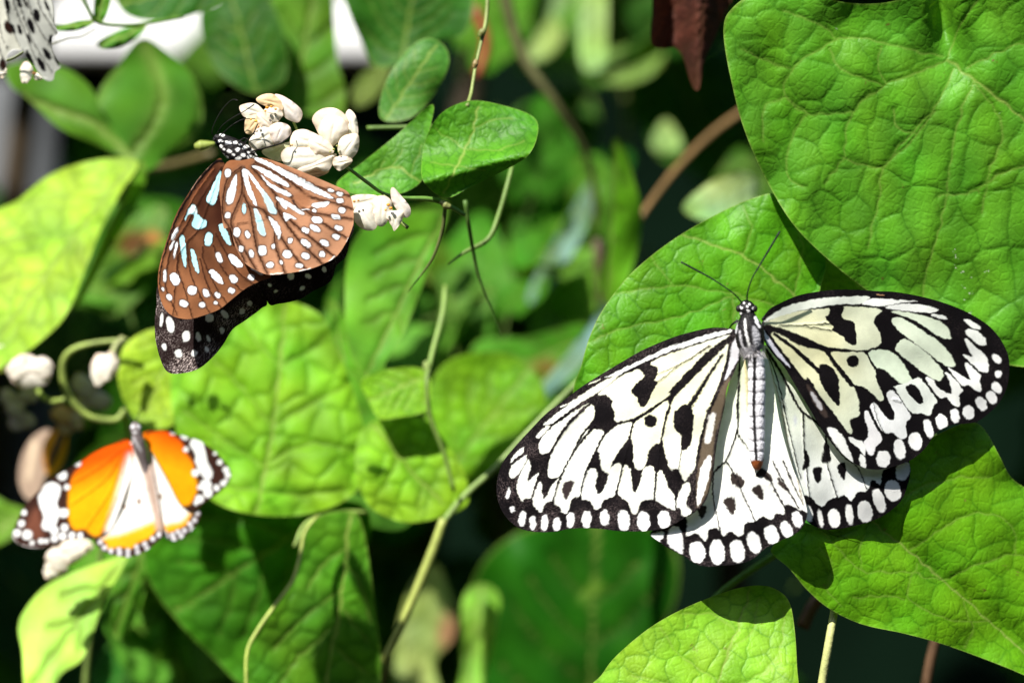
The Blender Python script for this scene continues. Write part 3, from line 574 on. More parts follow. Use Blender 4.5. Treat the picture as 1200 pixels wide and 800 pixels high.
def spots(z, k, lst, colr=WT, halo=HAL, grow=1.3):
    o = []
    for s_ in lst:
        x, y, rx, ry = s_[:4]; rot = s_[4] if len(s_) > 4 else 0
        if halo is not None: o.append(('ell', halo, z((x, y))[0], rx * 0.82 / k + grow, ry * 0.82 / k + grow, rot, 1.6))
    for s_ in lst:
        x, y, rx, ry = s_[:4]; rot = s_[4] if len(s_) > 4 else 0
        o.append(('ell', colr, z((x, y))[0], rx * 0.82 / k, ry * 0.82 / k, rot, 0.5))
    return o
th_out = b1((470, 445), (432, 560), (440, 680), (455, 790)) + b2((482, 10), (512, 120), (560, 210), (640, 260), (700, 276), (800, 266), (900, 246), (970, 220), (1040, 180), (1090, 110), (1124, 30)) + b1((1131, 740), (1125, 660), (1100, 600), (1030, 565), (900, 510), (750, 450), (640, 420), (550, 435))
V8 = [b1((545, 470), (480, 520), (455, 600), (450, 720)) + b2((500, 60), (560, 200)), b1((545, 480), (548, 600), (500, 720)) + b2((495, 20), (540, 110), (620, 245)), b1((550, 600), (590, 690), (605, 780)) + b2((630, 150), (680, 270)),
      b1((590, 672), (665, 695), (720, 780)) + b2((720, 110), (770, 262)), b1((665, 695), (690, 740)) + b2((740, 60), (800, 150), (880, 248)), b1((600, 470), (720, 610), (735, 690), (790, 780)) + b2((860, 110), (965, 215)), b1((735, 690), (850, 790)) + b2((930, 100), (1030, 180)),
      b1((610, 455), (700, 520), (800, 620), (900, 710), (1000, 780)) + b2((1090, 80)), b1((620, 445), (780, 530), (900, 620), (1010, 650), (1120, 685)), b1((900, 705), (1000, 720), (1125, 740)), b1((630, 435), (800, 500), (940, 570), (1115, 620))]
tho = [('line', (0.13, 0.062, 0.035), v, 5.0, 3.5, 3.0) for v in V8] + [('line', VN, v, 2.0, 1.5, 0.5) for v in V8]
tho += [('line', (0.12, 0.05, 0.025), [(p[0] + 2.0, p[1] + 0.5) for p in v], 0.8, 0.6, 1.0) for v in V8]
tho += [('ell', (0.36, 0.16, 0.08), b1((860, 640))[0], 10, 9, 0, 2.5), ('line', (0.05, 0.025, 0.02), b1((815, 645), (838, 680), (880, 697), (912, 680)), 2.4, 1.2, 1.0), ('line', (0.7, 0.7, 0.72), b1((862, 692), (900, 690)), 1.2, 0.8)]
STR = [((522, 515), (520, 570), (502, 650), (475, 662), (465, 630), (488, 560), (512, 515)), ((553, 480), (573, 490), (590, 560), (627, 660), (612, 662), (577, 600), (555, 525)), ((565, 480), (600, 508), (650, 578), (692, 630), (727, 700), (715, 712), (690, 700), (660, 625), (605, 545)),
       ((615, 432), (640, 424), (760, 480), (880, 540), (1012, 620), (1005, 632), (900, 592), (780, 524), (700, 475)), ((602, 466), (640, 470), (720, 508), (792, 560), (780, 571), (700, 534), (640, 492)), ((650, 512), (700, 558), (802, 608), (790, 622), (730, 597), (680, 558)),
       ((728, 624), (790, 652), (872, 710), (850, 714), (790, 678), (775, 690), (742, 652)), ((765, 710), (800, 718), (832, 742), (800, 737), (778, 752)), ((918, 662), (1000, 650), (982, 676), (930, 682)), ((610, 685), (640, 710), (665, 790), (672, 825), (642, 818), (625, 760)), ((685, 728), (730, 758), (752, 800), (742, 848), (722, 805))]
tho += [('poly', HAL, [(p[0] + (p[0] - np.mean([a[0] for a in b1(*q)])) * 0.10, p[1] + (p[1] - np.mean([a[1] for a in b1(*q)])) * 0.10) for p in b1(*q)], 1.6) for q in STR]
tho += [('poly', WT, b1(*q), 0.6) for q in STR]
tho += [('poly', CY, b1((650, 585), (692, 632), (727, 700), (715, 711), (692, 700), (662, 628)), 2.0), ('poly', CY, b1((612, 690), (640, 715), (665, 790), (670, 822), (642, 815), (626, 760)), 1.5)]
tho += spots(b1, 4.444, [(475, 502, 19, 25), (475, 722, 17, 19), (940, 745, 34, 21, 15), (1038, 730, 30, 14, 15), (1070, 695, 22, 17), (1060, 645, 22, 13, 10), (1058, 610, 19, 12, 15), (1012, 592, 20, 10, 15), (925, 697, 12, 10)])
tho += spots(b1, 4.444, [(560, 687, 12, 30)], CY)
tho += spots(b2, 4.444, [(523, 53, 21, 29), (578, 66, 14, 24, -15), (545, 140, 16, 18), (598, 165, 14, 25, -15), (655, 148, 26, 31, -10), (712, 128, 12, 16, -10), (695, 224, 23, 18), (785, 168, 29, 24, 25), (753, 210, 9, 12, -20), (800, 97, 15, 17), (847, 227, 23, 13), (882, 112, 36, 19, 32), (880, 177, 27, 19, 30), (967, 168, 19, 18), (980, 110, 31, 17, 28), (1038, 77, 23, 16, 15), (1052, 32, 26, 15, 15), (880, 43, 25, 16, 25), (930, 33, 36, 16, 28)])
tho += [('line', (0.7, 0.66, 0.62), b2((700, 273), (760, 266)), 1.2, 1.2), ('line', (0.75, 0.72, 0.7), b2((850, 256), (905, 244)), 1.4, 1.2), ('line', (0.75, 0.72, 0.7), b2((1005, 205), (1030, 180)), 1.6, 1.4), ('line', (0.8, 0.78, 0.75), b2((1095, 105), (1105, 85)), 1.6, 1.6)]
dTH = plane(-0.006, 265, 190, 0.05, 0.20, 0.8)
wing(tig, 'hindwing', th_out, dTH, TAN, tho, 560, 110, (330, 255), 21, wob=0.35, label='tan brown hindwing with white spots between dark veins')

tf_out = b1((450, 440), (420, 430), (330, 520), (250, 640), (200, 730)) + b2((140, 150), (114, 260), (114, 350), (140, 440), (190, 490), (270, 506), (350, 486), (430, 455), (500, 400), (570, 345), (640, 310), (705, 278), (640, 200), (560, 60)) + b1((500, 700), (480, 520))
tfo = [('line', VN, v, 1.9, 1.4, 0.5) for v in (b1((445, 470), (330, 640), (250, 790)) + b2((190, 110)), b1((440, 470), (360, 700), (320, 800)) + b2((260, 110), (215, 200), (190, 480)), b2((215, 120), (215, 250), (250, 350), (290, 500)), b2((262, 110), (280, 260), (330, 380), (380, 475)), b2((330, 190), (370, 330), (440, 450)),
     b2((345, 130), (350, 200), (420, 350), (470, 420)), b2((400, 120), (440, 230), (520, 330), (555, 360)), b2((410, 60), (520, 250), (610, 325)), b2((190, 100), (165, 200), (150, 330), (210, 480)))]
tfo += [('line', (0.006, 0.004, 0.004), b1((450, 440), (410, 445), (330, 535), (255, 650), (205, 745)) + b2((150, 150), (124, 260), (122, 350)), 3.2, 1.2, 0.6), ('line', (0.4, 0.25, 0.18), b1((410, 432), (330, 518), (285, 590)), 1.0, 0.8, 0.4), ('line', (0.20, 0.07, 0.03), b1((400, 480), (300, 620), (230, 760)) + b2((170, 110)), 1.8, 1.4, 1.0)]
FST = [((437, 490), (432, 570), (412, 655), (390, 666), (363, 640), (385, 590)), ((290, 668), (310, 680), (316, 710), (340, 740), (367, 755), (350, 787), (310, 792), (288, 770), (300, 722), (275, 715), (253, 750), (262, 705))]
tfo += [('poly', (0.02, 0.008, 0.005), [(p[0] + (p[0] - np.mean([a[0] for a in b1(*q)])) * 0.12, p[1] + (p[1] - np.mean([a[1] for a in b1(*q)])) * 0.12) for p in b1(*q)], 1.5) for q in FST] + [('poly', CY, b1(*q), 0.6) for q in FST]
tfo += [('poly', (0.75, 0.86, 0.86), b1((290, 670), (310, 682), (314, 710), (290, 705), (265, 712)), 1.5)]
for q, c in ((((225, 80), (245, 72), (256, 130), (259, 225), (246, 227), (230, 150)), CY), (((283, 145), (304, 158), (326, 255), (315, 264), (290, 210)), CY), (((428, 20), (450, 14), (476, 60), (492, 120), (470, 112), (445, 70)), CY), (((478, 172), (510, 175), (548, 215), (545, 238), (515, 230), (490, 205)), WT), (((378, 255), (405, 252), (440, 290), (452, 320), (430, 318), (395, 290)), WT), (((595, 240), (620, 242), (662, 270), (640, 275)), WT)):
    tfo += [('poly', (0.03, 0.012, 0.01), [(p[0] + (p[0] - np.mean([a[0] for a in b2(*q)])) * 0.15, p[1] + (p[1] - np.mean([a[1] for a in b2(*q)])) * 0.08) for p in b2(*q)], 1.5), ('poly', c, b2(*q), 0.5)]
tfo += spots(b2, 4.444, [(375, 90, 24, 43, 10)], CY, (0.02, 0.008, 0.006))
tfo += spots(b2, 4.444, [(200, 60, 12, 42, 27), (185, 122, 8, 30, 25), (203, 145, 8, 46, 12), (148, 280, 11, 36, 3), (200, 297, 27, 40, -25), (290, 357, 28, 28), (430, 185, 17, 33, -22), (505, 297, 21, 29, -38), (598, 288, 21, 18, 20), (362, 370, 17, 27, -32), (422, 382, 19, 15, 40), (495, 357, 21, 17, 35), (170, 392, 15, 20, -30), (245, 425, 27, 21, 30), (342, 432, 19, 17, 20), (413, 422, 12, 9, 20), (137, 350, 8, 11)])
dTF = plane(-0.0035, 265, 190, -0.02, 0.16, 0.6)
wing(tig, 'forewing', tf_out, dTF, FOR, tfo, 520, 110, (245, 300), 23, wob=0.35, label='dark brown forewing with long pale blue streaks')
# far pair, seen beyond the near pair
ff_out = [(258, 200), (215, 260), (186, 330)] + b2((105, 420), (95, 520), (100, 620), (130, 730), (170, 785), (250, 786), (330, 760), (400, 700), (450, 640), (500, 560), (570, 510), (650, 450), (680, 410)) + [(300, 310), (275, 240)]
ffo = spots(b2, 4.444, [(130, 510, 12, 42, 6), (175, 535, 24, 52, -12), (258, 595, 25, 34), (322, 598, 16, 29, -12), (380, 500, 27, 25), (375, 607, 11, 21, -20), (145, 650, 14, 22, -15), (218, 685, 23, 26, -20), (300, 683, 19, 18, 20), (367, 663, 13, 17, -20), (460, 482, 16, 32, -40), (550, 465, 18, 20), (590, 425, 16, 16), (445, 565, 14, 20)], (0.78, 0.79, 0.78), None)
wing(tig, 'forewing', ff_out, plane(0.0065, 265, 190, -0.05, 0.10, 0.4), (0.018, 0.010, 0.010), ffo, 420, 80, (235, 330), 25, speck=1.3, speckcol=(0.5, 0.42, 0.4), wob=0.35, label='black upper side of the far forewing, white spotted tip')
fh_out = [(300, 300)] + b2((680, 412), (740, 426), (850, 402), (920, 360), (1010, 310), (1040, 230), (1090, 180), (1112, 90), (1132, 20)) + [(405, 235), (350, 215)]
fho = spots(b2, 4.444, [(803, 283, 19, 23, -25), (895, 283, 21, 13, 30), (978, 248, 14, 17), (862, 345, 16, 14, -15), (725, 362, 12, 7, -30), (695, 330, 12, 10)], (0.80, 0.86, 0.70), None)
wing(tig, 'hindwing', fh_out, plane(0.0050, 265, 190, 0.04, 0.12, 0.4), (0.008, 0.005, 0.005), fho, 300, 50, (350, 290), 27, speck=0.5, wob=0.35)
tb = []
r_ = random.Random(3)
for x, y, rx, ry in ((435, 335, 16, 8), (478, 343, 17, 10), (515, 343, 12, 7), (440, 362, 9, 8), (483, 388, 13, 10), (527, 380, 12, 10), (568, 366, 17, 9), (555, 408, 12, 9), (530, 427, 15, 10), (588, 418, 12, 10), (492, 455, 22, 14), (555, 458, 12, 11), (594, 454, 13, 10), (632, 400, 14, 13), (605, 385, 10, 8), (450, 405, 10, 8), (445, 303, 14, 7), (410, 345, 6, 6), (455, 378, 7, 6), (505, 405, 8, 6), (540, 352, 8, 5), (420, 380, 7, 7), (583, 395, 7, 6), (615, 418, 8, 7), (470, 420, 9, 7), (575, 438, 8, 6)):
    tb.append(('ell', (0.88, 0.88, 0.86), b1((x, y))[0], rx / 4.444, ry / 4.444, r_.uniform(-20, 30), 0.4))
lathe_body(tig, 'body', b1((412, 300), (418, 312), (440, 330), (480, 360), (530, 395), (580, 425), (610, 450), (660, 520), (720, 600), (760, 660)), [0.5, 5, 8, 11.5, 13.5, 12, 8, 5.5, 4, 0.8], [0.0005, 0.001, 0.0015, 0.002, 0.003], tb, (0.008, 0.006, 0.006), 72, 0.75, 0.015)
ball(tig, 'eye', b1((408, 325))[0], 2.6, 3.0, -0.0005, 3, (0.01, 0.008, 0.008), M_BODY)
stem(tig, 'antenna', b1((404, 312), (393, 290), (405, 245), (440, 180), (478, 135), (505, 119), (527, 124)), [-0.001, -0.004, -0.007], [0.55, 0.45, 0.45, 0.5, 0.75], (0.012, 0.010, 0.010), M_BODY)
stem(tig, 'antenna', b1((420, 295), (445, 255), (490, 220), (560, 180), (612, 145)), [-0.001, -0.005, -0.008], [0.55, 0.45, 0.45, 0.5, 0.75], (0.012, 0.010, 0.010), M_BODY)
for q in (((600, 390), (650, 376), (700, 362), (745, 348), (785, 322), (805, 300), (808, 285)), ((560, 345), (590, 315), (612, 290), (622, 265), (633, 243)), ((530, 340), (560, 320), (585, 330))):
    stem(tig, 'leg', b1(*q), [0.0, -0.006, -0.0035], [1.0, 0.8, 0.55], (0.008, 0.006, 0.006), M_BODY)
stem(tig, 'proboscis', b1((425, 320), (455, 290), (500, 250), (555, 222), (618, 218)), [-0.001, -0.004, -0.003], [0.6, 0.5, 0.45], (0.01, 0.008, 0.008), M_BODY)

# the orange butterfly
zo = Zm(0, 470, 4)
org = thing('butterfly', 'orange butterfly with white tipped black wing ends resting on the lower pale leaves', 'butterfly', tuple(float(v) for v in P(170, 570, 0.07)))
OW = (0.78, 0.78, 0.78); GRY = (0.36, 0.34, 0.38)
def orange(cx, cy, dx, dy, lo, hi):
    def f(X, Y):
        k = np.clip(((X - cx) * dx + (Y - cy) * dy - lo) / (hi - lo), 0, 1)[:, None]
        return np.array((0.66, 0.075, 0.002)) * (1 - k) + np.array((0.82, 0.32, 0.004)) * k
    return f
DK = (0.035, 0.014, 0.010)
lo_out = zo((605, 183), (520, 205), (440, 240), (370, 288), (290, 335), (220, 383), (150, 450), (100, 520), (64, 600), (58, 632), (80, 662), (130, 682), (200, 686), (260, 668), (330, 648), (400, 642), (445, 645), (520, 600), (585, 430), (625, 300))
loo = [('poly', DK, zo((380, 300), (345, 340), (325, 400), (320, 470), (325, 560), (350, 600), (400, 600), (430, 625), (460, 630), (500, 600), (520, 660), (300, 760), (0, 720), (20, 500), (200, 340), (360, 260)), 3),
 ('line', DK, zo((600, 180), (480, 212), (380, 275)), 1.2, 2.5), ('poly', (0.14, 0.05, 0.03), zo((170, 500), (200, 600), (190, 650), (120, 600)), 6),
 ('poly', OW, zo((195, 420), (220, 385), (255, 380), (285, 405), (275, 450), (265, 480), (278, 520), (255, 590), (220, 605), (195, 585), (205, 540), (188, 490), (180, 450)), 1)]
for x, y, r in ((365, 292, 16), (292, 348, 26), (313, 402, 15), (298, 523, 24), (113, 522, 14), (100, 572, 18), (80, 616, 20), (128, 625, 26), (255, 605, 22), (302, 592, 20), (292, 632, 20), (255, 643, 18), (337, 628, 18), (376, 628, 16), (150, 662, 12), (192, 655, 14), (217, 655, 12)):
    loo.append(E(zo, OW, x, y, r * 0.85, r * 0.85, 4, 0, 0.8))
loo += [('poly', OW, zo((590, 280), (610, 250), (625, 330), (600, 430), (560, 560), (520, 620), (500, 600), (540, 470)), 6), ('line', (0.5, 0.45, 0.45), zo((60, 630), (85, 672), (200, 692), (260, 672)), 2.5, 2.5)]
OY = 0.066
loo += [('line', (0.45, 0.07, 0.004), q, 1.0, 0.7, 0.8) for q in (zo((600, 195), (480, 300), (345, 380)), zo((600, 200), (500, 360), (340, 480)), zo((600, 205), (530, 400), (400, 600)), zo((602, 210), (560, 420), (470, 610)))]
wing(org, 'forewing', lo_out, plane(OY, 170, 520, -0.22, 0.25), orange(110, 560, 0.25, 0.95, -20, 14), loo, 320, 60, zo((400, 450))[0], 31, wob=0.3)
lh2 = zo((610, 195), (585, 330), (520, 560), (485, 640), (440, 650), (470, 690), (520, 716), (600, 730), (680, 702), (740, 655), (768, 622), (758, 570), (735, 430), (705, 300), (660, 210))
lho = [('poly', (0.85, 0.36, 0.01), zo((480, 640), (560, 620), (640, 590), (720, 560), (780, 560), (780, 700), (600, 760), (450, 720)), 6), ('poly', DK, zo((420, 630), (490, 655), (510, 690), (560, 682), (610, 690), (650, 662), (700, 640), (745, 590), (800, 580), (780, 720), (600, 780), (420, 740)), 2.5),
 ('line', (0.42, 0.30, 0.24), zo((655, 220), (692, 330), (718, 450), (748, 590)), 15, 9, 4), ('ell', (0.25, 0.12, 0.05), zo((582, 493))[0], 2.5, 2.5, 0, 1.5), ('ell', (0.18, 0.1, 0.06), zo((652, 470))[0], 2.5, 4, 0, 1.5)]  # wide brown-grey line paints the shadowed wing fold
for x, y in ((470, 660), (490, 685), (520, 700), (558, 695), (600, 700), (640, 682), (678, 668), (716, 645), (745, 625), (600, 722), (560, 712), (645, 705), (690, 690)):
    lho.append(E(zo, (0.62, 0.60, 0.64), x, y, 11, 11, 4, 0, 1.2))
wing(org, 'hindwing', lh2, plane(OY + 0.0007, 170, 520, -0.2, 0.25), (0.88, 0.86, 0.83), lho, 240, 40, zo((620, 540))[0], 33, wob=0.3)
ro_out = zo((672, 150), (720, 136), (770, 135), (820, 150), (880, 168), (940, 188), (1000, 228), (1042, 270), (1082, 330), (1070, 382), (1020, 432), (960, 472), (925, 503), (880, 512), (835, 460), (785, 360), (730, 260), (690, 200))
roo = [('poly', DK, zo((790, 130), (850, 190), (870, 240), (905, 290), (910, 340), (925, 390), (915, 440), (890, 480), (850, 500), (900, 560), (1100, 480), (1140, 300), (1000, 180)), 3), ('line', DK, zo((680, 148), (760, 132), (820, 148)), 1.2, 3),
 ('poly', OW, zo((890, 200), (915, 170), (945, 185), (960, 230), (970, 280), (995, 330), (990, 360), (965, 365), (930, 320), (915, 280), (918, 250)), 1)]
for x, y, r in ((812, 145, 15), (866, 163, 20), (872, 226, 13), (917, 335, 20), (965, 393, 30), (938, 403, 14), (1030, 285, 15), (1058, 320, 16), (1068, 345, 14), (1008, 245, 9), (975, 430, 24), (1015, 405, 16), (1045, 385, 14), (935, 458, 22), (918, 475, 12), (1060, 370, 10)):
    roo.append(E(zo, OW, x, y, r * 0.85, r * 0.85, 4, 0, 0.8))
wing(org, 'forewing', ro_out, plane(OY, 170, 520, 0.16, 0.25), orange(205, 540, -0.35, 0.9, -26, 10), roo, 280, 50, zo((870, 320))[0], 35, wob=0.3)
rh2 = zo((690, 205), (735, 285), (785, 375), (840, 480), (890, 515), (932, 505), (936, 550), (892, 610), (830, 652), (790, 646), (764, 622), (755, 560), (725, 420))
rho = [('poly', (0.85, 0.36, 0.01), zo((750, 600), (800, 570), (850, 560), (890, 520), (960, 500), (960, 640), (760, 700)), 5), ('poly', DK, zo((750, 615), (800, 612), (850, 590), (880, 570), (905, 520), (960, 500), (960, 640), (800, 690), (750, 660)), 2.5), ('line', (0.45, 0.32, 0.26), zo((690, 215), (725, 400), (752, 580)), 10, 5, 3), ('ell', (0.2, 0.11, 0.06), zo((750, 445))[0], 2.5, 3.5, 0, 1.5)]  # brown-grey line along the body paints the same shadowed fold
for x, y in ((770, 612), (780, 632), (808, 625), (835, 612), (865, 605), (890, 575), (912, 555), (925, 525), (815, 645), (850, 630), (900, 600)):
    rho.append(E(zo, (0.62, 0.60, 0.64), x, y, 11, 11, 4, 0, 1.2))
wing(org, 'hindwing', rh2, plane(OY + 0.0007, 170, 520, 0.14, 0.25), (0.88, 0.86, 0.83), rho, 200, 34, zo((800, 500))[0], 37, wob=0.3)
ob = [('line', (0.5, 0.48, 0.5), zo((625, 170), (660, 230)), 3, 3, 1), ('ell', (0.75, 0.75, 0.78), zo((622, 118))[0], 2, 2), ('ell', (0.75, 0.75, 0.78), zo((650, 120))[0], 2, 2), ('ell', (0.7, 0.7, 0.72), zo((632, 145))[0], 2.5, 1.5)]
lathe_body(org, 'body', zo((628, 96), (630, 105), (635, 125), (640, 150), (650, 200), (665, 250), (680, 310), (705, 400), (730, 500), (745, 570)), [0.6, 4, 6.5, 6, 7.5, 6.5, 4.2, 3.6, 2.6, 0.6], [OY - 0.003, OY - 0.003, OY - 0.001, OY + 0.0], ob, (0.16, 0.13, 0.13), 40, 0.8, 0.02)
stem(org, 'antenna', zo((620, 100), (600, 60), (585, 20)), [OY - 0.003, OY - 0.002], [0.6, 0.5, 0.8], (0.02, 0.015, 0.015), M_BODY)
stem(org, 'antenna', zo((640, 98), (650, 60), (665, 30)), [OY - 0.003, OY - 0.002], [0.6, 0.5, 0.8], (0.02, 0.015, 0.015), M_BODY)

# the second black-and-white butterfly, closed wings hanging into view at the top
zt = Zm(0, 0, 7.275)
kt = thing('butterfly', 'grey white butterfly with black oval spots, closed wings hanging beside the white rail', 'butterfly', tuple(float(v) for v in P(5, -60, -0.034)))
GK = (0.50, 0.51, 0.46)
ko = [('line', (0.05, 0.045, 0.04), q, 1.4, 1.0, 0.5) for q in (zt((90, -300), (115, 20), (200, 240), (300, 500)), zt((150, -300), (170, 30), (270, 330), (440, 610)), zt((190, -300), (260, 90), (370, 300), (470, 450), (500, 540)), zt((300, -200), (330, 40), (440, 220), (490, 290)), zt((365, -100), (390, 40), (460, 190)), zt((40, -200), (70, 170), (190, 440), (290, 560)), zt((230, 430), (330, 640), (400, 690)))]
ko += [E(zt, BLK, x, y, rx, ry, 7.275, rot) for x, y, rx, ry, rot in ((62, 45, 20, 68, -12), (155, 10, 16, 55, -20), (215, 20, 12, 60, -25), (312, 132, 27, 58, -15), (265, 222, 25, 68, -20), (168, 255, 17, 48, -18), (248, 330, 11, 45, -22), (430, 335, 16, 40, 15), (400, 460, 22, 60, -32), (255, 500, 20, 75, -25), (352, 550, 24, 68, -28), (400, 55, 15, 45, -25), (480, 520, 10, 45, -30), (100, 250, 28, 50, -20))]
k_out = [(-8, -95), (22, -90), (45, -50)] + zt((440, 0), (460, 110), (460, 190), (490, 285), (440, 320), (445, 430), (490, 520), (515, 575), (470, 615), (452, 682), (400, 690), (350, 650), (290, 560), (200, 440), (110, 270), (50, 110)) + [(0, -20)]
wing(kt, 'forewing', k_out, plane(-0.038, 20, 0, 0.12, -0.1), GK, ko, 320, 60, (30, 10), 41, wob=0.4)
k2_out = [(-60, -80), (0, -60)] + zt((60, 100), (140, 270), (190, 420), (110, 425), (60, 480), (50, 580), (20, 610), (-60, 600)) + [(-60, 60), (-80, -10)]
k2o = [E(zt, (0.02, 0.008, 0.006), 75, 235, 32, 62, 7.275, -20), E(zt, (0.02, 0.008, 0.006), 25, 555, 30, 55, 7.275, 0)] + [('line', (0.06, 0.05, 0.045), q, 1.3, 1.0, 0.5) for q in (zt((-60, -200), (0, 250), (65, 410)), zt((20, -200), (90, 200), (190, 430)), zt((-100, 0), (-20, 350), (20, 500)))]
wing(kt, 'hindwing', k2_out, plane(-0.034, 20, 0, 0.12, -0.1), (0.66, 0.66, 0.58), k2o, 200, 40, (-15, 10), 43, wob=0.4)
lathe_body(kt, 'body', [(-20, -130), (-18, -126), (-10, -100), (0, -80), (8, -60), (14, -30), (18, -18), (20, -14)], [0.8, 7, 10, 11, 8, 8, 5, 0.8], [-0.032, -0.032], [], (0.03, 0.03, 0.03), 24, 0.8, 0.01)

# far blurred butterfly
fb = thing('butterfly', 'out of focus brown and yellow butterfly in the dark behind the orange one', 'butterfly', tuple(float(v) for v in P(50, 560, 0.16)))
wing(fb, 'forewing', [(78, 500), (60, 505), (50, 525), (52, 550), (62, 556), (76, 535)], plane(0.15, 60, 530, 0.3, 0.2), (0.75, 0.34, 0.02), [('line', (0.3, 0.1, 0.03), [(78, 500), (60, 505), (50, 525), (52, 550)], 5, 5, 3)], 80, 12, None, 51)
wing(fb, 'hindwing', [(60, 505), (40, 510), (25, 535), (22, 565), (32, 585), (45, 578), (56, 545)], plane(0.155, 60, 530, -0.3, 0.2), (0.36, 0.26, 0.20), [('line', (0.7, 0.55, 0.4), [(40, 520), (34, 560)], 6, 5, 4)], 80, 12, None, 52)
lathe_body(fb, 'body', [(80, 496), (78, 499), (68, 520), (58, 545), (54, 556)], [0.8, 4, 5, 3.5, 0.8], [0.148, 0.15], [], (0.08, 0.05, 0.04), 20, 0.8)

# ------------------------------------------------------------------ leaves
RELIEF = 0.29
def auto_veins(base, tip, spread, n=5, bend=0.35):
    b, t = np.asarray(base, float), np.asarray(tip, float); ax = t - b; L = np.hypot(*ax); u = ax / L; w = np.array([-u[1], u[0]])
    out = [[tuple(b), tuple(b + ax * 0.5), tuple(t)]]
    for i in range(n):
        f = 0.02 + 0.78 * (i / n) ** 1.1
        for sgn in (-1, 1):
            a = b + ax * f; le = spread * (1 - f) ** 0.75 * (1.0 if i else 0.9); dirn = w * sgn * (1 - 0.12 * i / n) + u * (bend + 0.35 * (i > 0))
            m = a + dirn * le * 0.5; e = a + dirn * le + u * le * 0.25
            out.append([tuple(a), tuple(m), tuple(e)])
    return out

def leaf(parent, outline, depth, colr, veins, n=160, m=36, centre=None, cell=26, relief=0.0011, vein_w=2.6, vein_px=1.0, seed=1, mat=None, tone=0.18, pale=(0.26, 0.36, 0.07), wavy=0.0015, name='leaf', rim=True, blotch=None, midrib=True, groove=0.7, **props):
    X, Y, T, F, o = radial(outline, n, m, centre, power=0.85)
    rs = np.random.default_rng(seed)
    dmin = np.full(X.shape, 1e9); lim = np.full(X.shape, 1e9)
    for i, v in enumerate(veins):
        d, _, _ = seg_dist(X + 1.2 * Wave(22, seed=seed + i)(X, Y), Y + 1.2 * Wave(22, seed=seed + i + 70)(X, Y), catmull(v, False, 5), False)
        dmin = np.minimum(dmin, d)
        if i == 0: lim = d
    C = np.empty((len(X), 3)); C[:] = colr
    C *= (1 + 0.12 * Wave(60, seed=seed + 5)(X, Y))[:, None]
    C[:, 0] *= 1 + 0.09 * Wave(95, seed=seed + 15)(X, Y); C[:, 2] *= 1 + 0.15 * Wave(80, seed=seed + 25)(X, Y)
    C *= (1 + 0.05 * Wave(6, seed=seed + 35)(X, Y) + 0.04 * Wave(2.5, seed=seed + 36)(X, Y))[:, None]
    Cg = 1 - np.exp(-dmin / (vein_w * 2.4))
    if cell:
        x0, y0 = o.min(0); x1, y1 = o.max(0)
        ed = lambda q: np.min(np.hypot(o[:, 0] - q[0], o[:, 1] - q[1]))
        seeds = []; tries = 0
        cand = rs.uniform((x0, y0), (x1, y1), (2600, 2))
        for q in cand:
            r = cell * (0.42 + 0.58 * min(1, ed(q) / (cell * 2.2)))
            if all((q[0] - s_[0]) ** 2 + (q[1] - s_[1]) ** 2 > (0.8 * min(r, s_[2] * 1.3)) ** 2 for s_ in seeds): seeds.append((q[0], q[1], r))
            if len(seeds) > 420: break
        F1 = np.full(X.shape, 1e9); F2 = F1.copy(); R1 = np.full(X.shape, cell * 1.0)
        Xw = X + 2.6 * Wave(cell * 0.9, seed=seed + 1)(X, Y); Yw = Y + 2.6 * Wave(cell * 0.9, seed=seed + 2)(X, Y)
        for sx, sy, sr in seeds:
            d = np.hypot(Xw - sx, Yw - sy)
            up = d < F1
            F2 = np.where(up, F1, np.minimum(F2, d)); F1 = np.where(up, d, F1); R1 = np.where(up, sr, R1)
        e = (F2 - F1)
        bul = (0.62 * (1 - np.exp(-(e / (0.13 * R1 + 1.2)))) + 0.38 * np.clip(e / R1, 0, 1)) * (R1 / cell) ** 0.6
    else:
        bul = np.ones(X.shape); e = np.full(X.shape, 99.0)
    relief = relief * RELIEF * (2.9 if mat is M_SOFT else 1.0)
    if mat is M_SOFT: tone = tone * 1.35
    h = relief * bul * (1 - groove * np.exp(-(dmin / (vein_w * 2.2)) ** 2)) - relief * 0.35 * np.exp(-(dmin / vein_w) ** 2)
    C *= (1 - tone + 2 * tone * np.clip(bul, 0, 1) * Cg)[:, None]  # shade in the creases painted into the colour, cell centres lighter
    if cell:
        k = np.exp(-(e / 1.4) ** 2)[:, None] * 0.75; C = C * (1 - k) + C * np.array((0.55, 0.72, 0.5)) * k  # thin crease shading painted along the cell edges
    if midrib:
        k = np.exp(-(dmin / vein_px) ** 2)[:, None] * 0.35; C = C * (1 - k) + np.asarray(pale) * k
        k = np.exp(-(lim / (vein_px * 1.3)) ** 2)[:, None] * 0.6; C = C * (1 - k) + np.asarray(pale) * k
    if rim:
        k = sstep(T, 0.985, 1.0)[:, None] * 0.5; C = C * (1 - k) + np.asarray(pale) * k
    if blotch: paint(X, Y, C, blotch, None, seed, 2.0)
    y = depth(X, Y) - h + wavy * Wave(110, seed=seed + 3)(X, Y) * np.clip(T, 0, 1) ** 2
    return put(name, P(X, Y, y), F, np.clip(C, 0, 1), mat or M_LEAF, parent, **props)

